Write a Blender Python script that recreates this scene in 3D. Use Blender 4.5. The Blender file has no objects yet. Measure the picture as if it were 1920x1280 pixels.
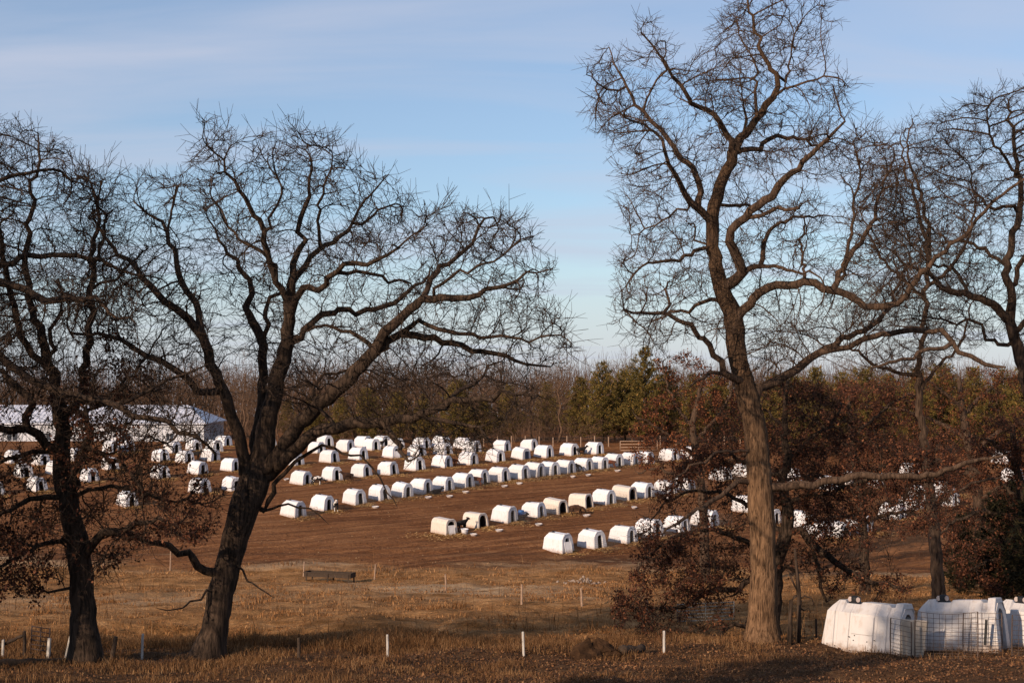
import bpy, bmesh, math, random
import numpy as np
from mathutils import Vector, Matrix
R = math.radians
rng = np.random.default_rng(11)
random.seed(5)
SC = bpy.context.scene
COL = SC.collection

# ------------------------------------------------------------------ camera, sky, sun, exposure
F = 2667.0            # focal length in photo pixels (1920 wide)
HOR = 700.0           # horizon row in the photo
CZ = 16.0             # height of the camera above datum
cam_d = bpy.data.cameras.new('camera')
cam = bpy.data.objects.new('camera', cam_d)
COL.objects.link(cam)
cam.location = (0, 0, CZ)
cam.rotation_euler = (R(90), 0, 0)
cam_d.sensor_width = 36.0
cam_d.lens = 36.0 * F / 1920
cam_d.shift_y = (HOR - 640) / 1920
cam_d.clip_start = 0.5
cam_d.clip_end = 6000
SC.camera = cam

SUN_EL = 21.0
SUN_TO = Vector((-0.64, -0.77, 0)).normalized()       # horizontal direction towards the sun
sun_az = math.atan2(SUN_TO.x, SUN_TO.y)                  # clockwise from +Y
world = bpy.data.worlds.new('World')
SC.world = world
world.use_nodes = True
wn, wl = world.node_tree.nodes, world.node_tree.links
wn.clear()
w_out = wn.new('ShaderNodeOutputWorld')
w_bg = wn.new('ShaderNodeBackground')
sky = wn.new('ShaderNodeTexSky')
sky.sky_type = 'NISHITA'
sky.sun_disc = False
sky.sun_elevation = R(SUN_EL)
sky.sun_rotation = sun_az
sky.air_density = 1.0
sky.dust_density = 0.3
sky.ozone_density = 3.8
w_tc = wn.new('ShaderNodeTexCoord')
w_sep = wn.new('ShaderNodeSeparateXYZ')
wl.new(w_tc.outputs['Generated'], w_sep.inputs[0])
w_add = wn.new('ShaderNodeMath'); w_add.operation = 'ADD'; w_add.inputs[1].default_value = 0.16
wl.new(w_sep.outputs[2], w_add.inputs[0])
w_dx = wn.new('ShaderNodeMath'); w_dx.operation = 'DIVIDE'
w_dy = wn.new('ShaderNodeMath'); w_dy.operation = 'DIVIDE'
wl.new(w_sep.outputs[0], w_dx.inputs[0]); wl.new(w_add.outputs[0], w_dx.inputs[1])
wl.new(w_sep.outputs[1], w_dy.inputs[0]); wl.new(w_add.outputs[0], w_dy.inputs[1])
w_cmb = wn.new('ShaderNodeCombineXYZ')
wl.new(w_dx.outputs[0], w_cmb.inputs[0]); wl.new(w_dy.outputs[0], w_cmb.inputs[1])
w_map = wn.new('ShaderNodeMapping')
w_map.inputs['Rotation'].default_value = (0, 0, R(-14))
w_map.inputs['Scale'].default_value = (0.42, 1.5, 1)
wl.new(w_cmb.outputs[0], w_map.inputs[0])
w_n = wn.new('ShaderNodeTexNoise')
w_n.inputs['Scale'].default_value = 1.5; w_n.inputs['Detail'].default_value = 9; w_n.inputs['Roughness'].default_value = 0.52
w_n.inputs['Distortion'].default_value = 0.5
wl.new(w_map.outputs[0], w_n.inputs['Vector'])
w_r = wn.new('ShaderNodeMapRange')
w_r.inputs['From Min'].default_value = 0.38; w_r.inputs['From Max'].default_value = 0.66
w_r.inputs['To Min'].default_value = 0.24; w_r.inputs['To Max'].default_value = 0.80
wl.new(w_n.outputs['Fac'], w_r.inputs['Value'])
w_hz = wn.new('ShaderNodeMapRange'); w_hz.interpolation_type = 'SMOOTHSTEP'      # thin milky air low down all round
w_hz.inputs['From Min'].default_value = -0.02; w_hz.inputs['From Max'].default_value = 0.15
w_hz.inputs['To Min'].default_value = 0.74; w_hz.inputs['To Max'].default_value = 0.0
wl.new(w_sep.outputs[2], w_hz.inputs['Value'])
w_max = wn.new('ShaderNodeMath'); w_max.operation = 'MAXIMUM'
wl.new(w_r.outputs[0], w_max.inputs[0]); wl.new(w_hz.outputs[0], w_max.inputs[1])
w_mix = wn.new('ShaderNodeMix'); w_mix.data_type = 'RGBA'
wl.new(w_max.outputs[0], w_mix.inputs['Factor'])
wl.new(sky.outputs[0], w_mix.inputs['A'])
w_mix.inputs['B'].default_value = (4.25, 4.6, 5.65, 1)
wl.new(w_mix.outputs['Result'], w_bg.inputs['Color'])
w_bg.inputs['Strength'].default_value = 0.11
wl.new(w_bg.outputs[0], w_out.inputs[0])

sun_d = bpy.data.lights.new('sun', 'SUN')
sun_d.energy = 4.6
sun_d.angle = R(0.55)
sun_d.color = (1.0, 0.79, 0.59)
sun = bpy.data.objects.new('sun', sun_d)
COL.objects.link(sun)
to_sun = Vector((SUN_TO.x * math.cos(R(SUN_EL)), SUN_TO.y * math.cos(R(SUN_EL)), math.sin(R(SUN_EL))))
sun.rotation_euler = to_sun.to_track_quat('Z', 'Y').to_euler()
sun.location = (-60, -30, 60)

SC.view_settings.view_transform = 'Standard'
SC.view_settings.look = 'None'
SC.view_settings.gamma = 1
SC.view_settings.use_curve_mapping = False
SC.view_settings.exposure = 0.25
SC.render.engine = 'CYCLES'
SC.cycles.max_bounces = 4
SC.cycles.diffuse_bounces = 2
SC.cycles.transparent_max_bounces = 4

# ------------------------------------------------------------------ helpers
def tag(o, label=None, cat=None, group=None, kind=None):
    if label: o['label'] = label
    if cat: o['category'] = cat
    if group: o['group'] = group
    if kind: o['kind'] = kind
    return o

def empty(name, loc=(0, 0, 0), rz=0):
    o = bpy.data.objects.new(name, None)
    o.empty_display_size = 0.2
    COL.objects.link(o)
    o.location = loc
    o.rotation_euler = (0, 0, rz)
    return o

def mesh_np(name, V, faces, mat=None, smooth=False):
    """faces: list of (m,k) int arrays (quads or triangles)"""
    me = bpy.data.meshes.new(name)
    V = np.asarray(V, dtype=np.float32).reshape(-1, 3)
    me.vertices.add(len(V))
    me.vertices.foreach_set('co', V.ravel())
    loops = np.concatenate([np.asarray(f).ravel() for f in faces]) if faces else np.zeros(0)
    sizes = np.concatenate([np.full(len(f), np.asarray(f).shape[1]) for f in faces]) if faces else np.zeros(0)
    starts = np.concatenate([[0], np.cumsum(sizes)[:-1]])
    me.loops.add(len(loops)); me.polygons.add(len(sizes))
    me.loops.foreach_set('vertex_index', loops.astype(np.int32))
    me.polygons.foreach_set('loop_start', starts.astype(np.int32))
    if smooth:
        me.polygons.foreach_set('use_smooth', np.ones(len(sizes), dtype=bool))
    me.update(calc_edges=True)
    if mat: me.materials.append(mat)
    return me

def link(name, me, parent=None):
    o = bpy.data.objects.new(name, me)
    COL.objects.link(o)
    if parent: o.parent = parent
    return o

class MB:
    """small mesh collector"""
    def __init__(s): s.v = []; s.f = []
    def add(s, vs, fs):
        b = len(s.v); s.v += [tuple(p) for p in vs]; s.f += [tuple(b + i for i in f) for f in fs]
    def box(s, x0, x1, y0, y1, z0, z1, M=None):
        vs = [Vector((x, y, z)) for z in (z0, z1) for y in (y0, y1) for x in (x0, x1)]
        if M: vs = [M @ p for p in vs]
        s.add(vs, [(0, 2, 3, 1), (4, 5, 7, 6), (0, 1, 5, 4), (2, 6, 7, 3), (0, 4, 6, 2), (1, 3, 7, 5)])
    def tube(s, pts, rad, k=6, cap=True):
        pts = [Vector(p) for p in pts]
        if not isinstance(rad, (list, tuple)): rad = [rad] * len(pts)
        vs = []
        for i, p in enumerate(pts):
            t = (pts[min(i + 1, len(pts) - 1)] - pts[max(i - 1, 0)]).normalized()
            ref = Vector((0, 0, 1)) if abs(t.z) < 0.9 else Vector((1, 0, 0))
            a = t.cross(ref).normalized(); b = t.cross(a)
            vs += [p + (a * math.cos(q * 2 * math.pi / k) + b * math.sin(q * 2 * math.pi / k)) * rad[i] for q in range(k)]
        fs = [(i * k + q, i * k + (q + 1) % k, (i + 1) * k + (q + 1) % k, (i + 1) * k + q) for i in range(len(pts) - 1) for q in range(k)]
        if cap: fs += [tuple(reversed(range(k))), tuple(range((len(pts) - 1) * k, len(pts) * k))]
        s.add(vs, fs)
    def mesh(s, name, mat, smooth=False):
        me = bpy.data.meshes.new(name); me.from_pydata(s.v, [], s.f); me.update()
        me.materials.append(mat)
        bm = bmesh.new(); bm.from_mesh(me); bmesh.ops.recalc_face_normals(bm, faces=bm.faces); bm.to_mesh(me); bm.free()
        if smooth: me.polygons.foreach_set('use_smooth', [True] * len(me.polygons))
        return me
    def build(s, name, mat, parent=None, smooth=False):
        return link(name, s.mesh(name, mat, smooth), parent)

# value noise
_tab = np.random.default_rng(3).random((256, 256))
def vnoise(x, y):
    x = np.asarray(x, float); y = np.asarray(y, float)
    xi = np.floor(x).astype(int); yi = np.floor(y).astype(int)
    fx = x - xi; fy = y - yi
    fx = fx * fx * (3 - 2 * fx); fy = fy * fy * (3 - 2 * fy)
    a = _tab[xi & 255, yi & 255]; b = _tab[(xi + 1) & 255, yi & 255]
    c = _tab[xi & 255, (yi + 1) & 255]; d = _tab[(xi + 1) & 255, (yi + 1) & 255]
    return (a * (1 - fx) + b * fx) * (1 - fy) + (c * (1 - fx) + d * fx) * fy
def fbm(x, y, o=4):
    s = 0; a = 0.5; t = 0
    for i in range(o):
        s = s + a * vnoise(x * 2 ** i + 17.3 * i, y * 2 ** i - 9.1 * i); t += a; a *= 0.5
    return s / t

# ------------------------------------------------------------------ terrain
_py = np.array([-60, 0, 15, 28, 37, 42, 50, 60, 80, 92, 98, 104, 110, 120, 129, 150, 167, 185, 210, 260, 400, 900, 5000.])
_pz = np.array([-0.5, -1.8, -3.95, -6.19, -7.24, -7.80, -8.75, -9.9, -12.15, -13.6, -14.15, -14.35, -13.95, -13.2, -12.5, -10.85, -9.55, -8.95, -8.9, -10.5, -17.0, -36, -150.])
_dense = np.concatenate([np.linspace(-60, 300, 1441), np.linspace(301, 5000, 400)])
_dz = np.interp(_dense, _py, _pz)
_ker = np.hanning(29); _ker /= _ker.sum()
_sm = np.convolve(np.pad(_dz, 14, mode='edge'), _ker, mode='valid')
_sm[1420:] = _dz[1420:]
def zones(x, y):
    """dirt factor (0 grass .. 1 bare field), near factor (1 on the wooded bank)"""
    edge = 105.5 + 11.0 * (fbm(x * 0.09, y * 0.16) - 0.5) + np.where(x > 4, -(x - 4) * 0.20, 0.0) + np.clip(-x - 14, 0, 30) * 0.06
    dirt = np.clip((y - edge) / 6.0 + 0.5, 0, 1)
    near = np.clip((40.5 + 1.5 * (fbm(x * 0.3, y * 0.3) - 0.5) * 2 - y) / 2.5 + 0.5, 0, 1)
    return dirt, near
def ditch(x, y):
    c = 46.5 + 1.8 * np.sin(x * 0.16 + 0.8) + 1.2 * np.sin(x * 0.41)
    return np.exp(-((y - c) / 1.5) ** 2)
def ground(x, y):
    x = np.asarray(x, float); y = np.asarray(y, float)
    z = np.interp(y, _dense, _sm)
    dirt, near = zones(x, y)
    n1 = fbm(x * 0.22, y * 0.22) - 0.5
    n2 = fbm(x * 1.1 + 40, y * 1.1) - 0.5
    far = np.clip((y - 220) / 100, 0, 1)
    z = z + (1 - dirt) * (n1 * 0.65 + n2 * 0.34) + dirt * (1 - far) * (n1 * 0.25 + n2 * 0.07)
    z = z - 0.55 * ditch(x, y) * (0.4 + fbm(x * 0.2, y * 0.2 + 9))
    ruts = np.sin((y - 108.5 + 0.02 * x * x * 0.02) * 2.4) * np.exp(-((y - 111.5 + np.where(x > 4, (x - 4) * 0.2, 0)) / 3.0) ** 2)
    z = z + dirt * ruts * 0.06
    return z + CZ
def g1(x, y): return float(ground(np.array([x]), np.array([y]))[0])
def px_ground(px, py, y0=20.0, y1=260.0):
    ys = np.arange(y0, y1, 0.1)
    xs = (px - 960) * ys / F
    zr = CZ - (py - HOR) * ys / F
    d = zr - ground(xs, ys)
    i = int(np.argmax(d < 0)) if (d < 0).any() else len(ys) - 1
    return Vector((float(xs[i]), float(ys[i]), float(ground(xs[i:i + 1], ys[i:i + 1])[0])))
def at(px, py, Y): return Vector(((px - 960) * Y / F, Y, CZ - (py - HOR) * Y / F))
def gnormal(x, y, e=0.9):
    return Vector((g1(x - e, y) - g1(x + e, y), g1(x, y - e) - g1(x, y + e), 2 * e)).normalized()
def on_ground(o, p, rz, sink=0.02):
    n = gnormal(p.x, p.y)
    xax = Vector((math.cos(rz), math.sin(rz), 0)); xax = (xax - n * xax.dot(n)).normalized()
    yax = n.cross(xax)
    o.matrix_world = Matrix(((xax.x, yax.x, n.x, p.x), (xax.y, yax.y, n.y, p.y), (xax.z, yax.z, n.z, p.z - sink), (0, 0, 0, 1)))

# ------------------------------------------------------------------ materials
def new_mat(name):
    m = bpy.data.materials.new(name); m.use_nodes = True
    nt = m.node_tree; b = nt.nodes['Principled BSDF']
    b.inputs['Specular IOR Level'].default_value = 0.2
    b.inputs['Roughness'].default_value = 0.85
    return m, nt, b
def N(nt, t, **kw):
    n = nt.nodes.new(t)
    for k, v in kw.items(): setattr(n, k, v)
    return n
def noise(nt, vec, scale, detail=5, rough=0.55, dist=0.0):
    n = N(nt, 'ShaderNodeTexNoise')
    n.inputs['Scale'].default_value = scale; n.inputs['Detail'].default_value = detail
    n.inputs['Roughness'].default_value = rough; n.inputs['Distortion'].default_value = dist
    if vec is not None: nt.links.new(vec, n.inputs['Vector'])
    return n.outputs['Fac']
def mapping(nt, src, sc, rot=(0, 0, 0)):
    m = N(nt, 'ShaderNodeMapping'); m.inputs['Scale'].default_value = sc; m.inputs['Rotation'].default_value = rot
    nt.links.new(src, m.inputs[0]); return m.outputs[0]
def ramp(nt, fac, stops):
    r = N(nt, 'ShaderNodeValToRGB'); e = r.color_ramp.elements
    while len(e) < len(stops): e.new(0.5)
    for i, (p, c) in enumerate(stops):
        e[i].position = p; e[i].color = (*c, 1)
    nt.links.new(fac, r.inputs[0]); return r.outputs[0]
def mixc(nt, fac, a, b, mode='MIX'):
    m = N(nt, 'ShaderNodeMix', data_type='RGBA', blend_type=mode)
    for s, v in (('Factor', fac), ('A', a), ('B', b)):
        if isinstance(v, (int, float)): m.inputs[s].default_value = v
        elif isinstance(v, tuple): m.inputs[s].default_value = (*v, 1)
        else: nt.links.new(v, m.inputs[s])
    return m.outputs['Result']
def maprange(nt, v, a, b, c=0.0, d=1.0):
    m = N(nt, 'ShaderNodeMapRange'); nt.links.new(v, m.inputs['Value'])
    for k, q in (('From Min', a), ('From Max', b), ('To Min', c), ('To Max', d)): m.inputs[k].default_value = q
    return m.outputs[0]
def bump(nt, b, h, strength=0.5, dist=0.05):
    n = N(nt, 'ShaderNodeBump'); n.inputs['Strength'].default_value = strength; n.inputs['Distance'].default_value = dist
    nt.links.new(h, n.inputs['Height']); nt.links.new(n.outputs[0], b.inputs['Normal'])
def pos(nt): return N(nt, 'ShaderNodeNewGeometry').outputs['Position']
def objco(nt): return N(nt, 'ShaderNodeTexCoord').outputs['Object']

def simple(name, col, var=0.2, scale=6.0, rough=0.8, spec=0.2, bumpd=0.0, dirt=None, splash=None):
    m, nt, b = new_mat(name)
    v = objco(nt)
    va = N(nt, 'ShaderNodeVectorMath', operation='MULTIPLY_ADD'); oi = N(nt, 'ShaderNodeObjectInfo')
    nt.links.new(oi.outputs['Random'], va.inputs[0]); va.inputs[1].default_value = (37, 23, 11); nt.links.new(v, va.inputs[2])
    raw = v; v = va.outputs[0]
    n = noise(nt, v, scale, 6)
    c0 = tuple(c * (1 - var) for c in col); c1 = tuple(min(1, c * (1 + var)) for c in col)
    c = ramp(nt, n, [(0.3, c0), (0.7, c1)])
    if dirt:
        n2 = noise(nt, mapping(nt, v, (2.2, 2.2, 0.8)), 3.5, 8, 0.65)
        c = mixc(nt, maprange(nt, n2, 0.52, 0.72, 0.0, dirt[1]), c, dirt[0])
    if splash:          # mud thrown up from the ground
        sz = N(nt, 'ShaderNodeSeparateXYZ'); nt.links.new(raw, sz.inputs[0])
        n3 = noise(nt, v, 7.0, 7, 0.7)
        ma = N(nt, 'ShaderNodeMath', operation='MULTIPLY_ADD'); nt.links.new(n3, ma.inputs[0]); ma.inputs[1].default_value = -0.75; nt.links.new(sz.outputs[2], ma.inputs[2])
        c = mixc(nt, maprange(nt, ma.outputs[0], -0.34, -0.08, splash[1], 0.0), c, splash[0])
        c = mixc(nt, maprange(nt, oi.outputs['Random'], 0.35, 1.0, 0.0, 0.30), c, (0.46, 0.40, 0.35))      # some shells more weathered than others
    nt.links.new(c, b.inputs['Base Color'])
    b.inputs['Roughness'].default_value = rough; b.inputs['Specular IOR Level'].default_value = spec
    if bumpd: bump(nt, b, noise(nt, v, scale * 6, 6, 0.6), 0.6, bumpd)
    return m

def island_mat(name, stops, rough=0.8, trans=0.0):
    m, nt, b = new_mat(name)
    g = N(nt, 'ShaderNodeNewGeometry')
    c = ramp(nt, g.outputs['Random Per Island'], stops)
    nt.links.new(c, b.inputs['Base Color'])
    b.inputs['Roughness'].default_value = rough
    b.inputs['Specular IOR Level'].default_value = 0.15
    if trans:
        t = N(nt, 'ShaderNodeBsdfTranslucent'); nt.links.new(c, t.inputs[0])
        mx = N(nt, 'ShaderNodeMixShader'); mx.inputs[0].default_value = trans
        nt.links.new(b.outputs[0], mx.inputs[1]); nt.links.new(t.outputs[0], mx.inputs[2])
        nt.links.new(mx.outputs[0], nt.nodes['Material Output'].inputs['Surface'])
    return m

def grass_mat(name, stops, tint, sc):
    m = island_mat(name, stops, 0.85, 0.2)
    nt = m.node_tree; b = nt.nodes['Principled BSDF']
    src = b.inputs['Base Color'].links[0].from_socket
    p = pos(nt)
    n1 = noise(nt, p, sc, 5, 0.6); n2 = noise(nt, mapping(nt, p, (1, 1.6, 1)), sc * 2.7, 4, 0.6)
    c = mixc(nt, maprange(nt, n1, 0.40, 0.62, 0.0, 0.75), src, tint[0], 'MULTIPLY')
    c = mixc(nt, maprange(nt, n2, 0.50, 0.72, 0.0, 0.75), c, tint[1])
    for l in list(b.inputs['Base Color'].links): nt.links.remove(l)
    nt.links.new(c, b.inputs['Base Color'])
    for n in nt.nodes:
        if n.type == 'BSDF_TRANSLUCENT': nt.links.new(c, n.inputs[0])
    return m
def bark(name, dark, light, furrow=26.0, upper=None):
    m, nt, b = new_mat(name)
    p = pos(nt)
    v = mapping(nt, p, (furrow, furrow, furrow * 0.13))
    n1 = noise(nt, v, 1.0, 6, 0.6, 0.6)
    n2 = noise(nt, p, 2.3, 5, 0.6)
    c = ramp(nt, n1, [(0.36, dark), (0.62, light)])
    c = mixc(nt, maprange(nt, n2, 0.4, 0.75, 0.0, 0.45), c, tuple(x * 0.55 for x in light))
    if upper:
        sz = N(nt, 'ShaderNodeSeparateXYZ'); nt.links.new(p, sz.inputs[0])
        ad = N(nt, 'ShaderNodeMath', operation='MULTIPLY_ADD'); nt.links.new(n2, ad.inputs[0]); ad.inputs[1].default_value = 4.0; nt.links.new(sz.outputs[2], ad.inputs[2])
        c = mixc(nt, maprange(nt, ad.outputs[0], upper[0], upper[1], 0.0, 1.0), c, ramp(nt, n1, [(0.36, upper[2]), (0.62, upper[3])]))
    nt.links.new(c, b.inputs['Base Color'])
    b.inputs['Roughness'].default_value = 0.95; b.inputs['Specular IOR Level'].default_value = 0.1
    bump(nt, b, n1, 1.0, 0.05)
    return m

M = {}
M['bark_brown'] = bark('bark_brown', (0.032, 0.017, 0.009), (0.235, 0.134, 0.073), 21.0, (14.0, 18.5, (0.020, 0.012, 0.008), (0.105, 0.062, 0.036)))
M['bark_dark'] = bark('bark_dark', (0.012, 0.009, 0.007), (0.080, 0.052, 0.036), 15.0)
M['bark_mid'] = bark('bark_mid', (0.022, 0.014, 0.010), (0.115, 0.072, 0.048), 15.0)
M['bark_far'] = simple('bark_far', (0.118, 0.070, 0.044), 0.35, 2.0, 0.95, 0.1)
M['leaf_brown'] = island_mat('leaf_brown', [(0.0, (0.036, 0.013, 0.008)), (0.45, (0.085, 0.029, 0.014)), (0.8, (0.165, 0.056, 0.024)), (1.0, (0.32, 0.115, 0.046))], 0.7, 0.22)
M['leaf_dark'] = island_mat('leaf_dark', [(0.0, (0.030, 0.013, 0.009)), (0.5, (0.075, 0.027, 0.015)), (0.85, (0.140, 0.052, 0.026)), (1.0, (0.26, 0.105, 0.05))], 0.7, 0.2)
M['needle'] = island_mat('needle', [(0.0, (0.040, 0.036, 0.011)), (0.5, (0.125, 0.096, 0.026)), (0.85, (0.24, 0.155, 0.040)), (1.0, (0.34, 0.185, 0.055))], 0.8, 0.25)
M['needle_dark'] = island_mat('needle_dark', [(0.0, (0.006, 0.007, 0.004)), (0.6, (0.015, 0.014, 0.007)), (1.0, (0.045, 0.034, 0.013))], 0.8, 0.1)  # evergreen needles with the thicket's shade put into their near-black colour
M['grass_dry'] = grass_mat('grass_dry', [(0.0, (0.090, 0.044, 0.017)), (0.4, (0.185, 0.088, 0.034)), (0.75, (0.28, 0.148, 0.066)), (1.0, (0.42, 0.255, 0.125))], ((0.44, 0.37, 0.30), (0.110, 0.054, 0.026)), 0.5)
M['grass_field'] = grass_mat('grass_field', [(0.0, (0.098, 0.044, 0.015)), (0.4, (0.235, 0.104, 0.038)), (0.75, (0.40, 0.190, 0.074)), (1.0, (0.52, 0.285, 0.125))], ((0.44, 0.35, 0.22), (0.57, 0.32, 0.145)), 0.42)
M['litter'] = island_mat('litter', [(0.0, (0.040, 0.018, 0.009)), (0.5, (0.11, 0.048, 0.021)), (0.85, (0.19, 0.088, 0.038)), (1.0, (0.28, 0.15, 0.07))], 0.8)
M['clod'] = island_mat('clod', [(0.0, (0.06, 0.026, 0.013)), (0.6, (0.14, 0.062, 0.030)), (0.9, (0.24, 0.12, 0.062)), (1.0, (0.42, 0.27, 0.14))], 0.95)
M['straw'] = island_mat('straw', [(0.0, (0.20, 0.10, 0.035)), (0.5, (0.36, 0.20, 0.075)), (1.0, (0.52, 0.33, 0.14))], 0.8)
M['plastic'] = simple('white_plastic', (0.66, 0.655, 0.68), 0.05, 3.0, 0.5, 0.3, 0.0, ((0.44, 0.36, 0.30), 0.5), ((0.26, 0.15, 0.09), 0.7))
M['plastic_near'] = simple('weathered_white_plastic', (0.52, 0.485, 0.47), 0.05, 2.0, 0.55, 0.25, 0.0, ((0.36, 0.27, 0.21), 0.55), ((0.24, 0.145, 0.09), 0.75))
M['plastic_cream'] = simple('cream_plastic', (0.62, 0.54, 0.47), 0.05, 3.0, 0.5, 0.3, 0.0, ((0.42, 0.30, 0.22), 0.4), ((0.26, 0.15, 0.09), 0.6))
M['shade_lining'] = simple('grimy_shaded_inside', (0.060, 0.046, 0.040), 0.3, 4, 0.9, 0.1)  # grime, with the doorway shade put into the dark colour
M['plastic_black'] = simple('black_plastic', (0.012, 0.012, 0.013), 0.2, 6, 0.5, 0.3)
M['plastic_blue'] = simple('blue_plastic', (0.02, 0.09, 0.26), 0.15, 6, 0.5, 0.3)
M['plastic_navy'] = simple('navy_plastic', (0.02, 0.03, 0.06), 0.15, 6, 0.5, 0.3)
M['sheet'] = simple('milky_plastic_sheet', (0.46, 0.375, 0.29), 0.1, 5, 0.4, 0.4, 0.002, ((0.36, 0.24, 0.15), 0.45))
M['wire'] = simple('rusty_wire', (0.085, 0.055, 0.042), 0.3, 9, 0.7, 0.3)
M['wire_field'] = simple('grey_wire', (0.09, 0.075, 0.065), 0.2, 9, 0.6, 0.3)
M['wood_white'] = simple('peeling_white_paint', (0.46, 0.42, 0.38), 0.2, 8, 0.85, 0.15, 0.004, ((0.10, 0.075, 0.06), 0.9))
M['wood_dark'] = simple('weathered_dark_wood', (0.055, 0.038, 0.028), 0.35, 14, 0.9, 0.1, 0.006)
M['wood_grey'] = simple('weathered_grey_wood', (0.30, 0.20, 0.14), 0.3, 12, 0.9, 0.1, 0.004)
M['metal_dark'] = simple('dark_gate_steel', (0.050, 0.030, 0.024), 0.3, 12, 0.6, 0.3)
M['metal_grey'] = simple('grey_gate_steel', (0.22, 0.21, 0.19), 0.2, 12, 0.5, 0.4)
M['roof'] = simple('pale_roof_steel', (0.60, 0.60, 0.65), 0.05, 0.6, 0.5, 0.4)
M['siding'] = simple('white_wall_steel', (0.54, 0.54, 0.57), 0.05, 0.6, 0.5, 0.3)
M['wainscot'] = simple('tan_wall_steel', (0.34, 0.27, 0.21), 0.08, 0.6, 0.6, 0.3)
M['glass'] = simple('dark_window_glass', (0.03, 0.035, 0.045), 0.1, 1, 0.15, 0.5)
M['stone'] = simple('pale_stone', (0.28, 0.21, 0.165), 0.3, 5, 0.9, 0.15, 0.01)
M['earth'] = simple('clodded_earth', (0.045, 0.024, 0.013), 0.4, 5, 0.95, 0.05, 0.02)

def coat(name, base, patch, scale, lo, hi):
    m, nt, b = new_mat(name)
    n = noise(nt, objco(nt), scale, 1, 0.3)
    nt.links.new(ramp(nt, n, [(lo, base), (hi, patch)]), b.inputs['Base Color'])
    b.inputs['Roughness'].default_value = 0.9
    return m
M['coat_pied'] = coat('black_and_white_coat', (0.010, 0.009, 0.009), (0.62, 0.57, 0.53), 3.2, 0.50, 0.53)
M['coat_black'] = coat('black_coat', (0.010, 0.008, 0.008), (0.03, 0.024, 0.02), 4, 0.4, 0.7)
M['coat_brown'] = coat('red_brown_coat', (0.105, 0.030, 0.014), (0.17, 0.055, 0.026), 4, 0.4, 0.7)
M['coat_dun'] = coat('dark_brown_coat', (0.030, 0.015, 0.010), (0.07, 0.034, 0.02), 4, 0.4, 0.7)
M['coat_white'] = coat('white_face', (0.58, 0.53, 0.50), (0.66, 0.61, 0.57), 4, 0.4, 0.7)

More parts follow.
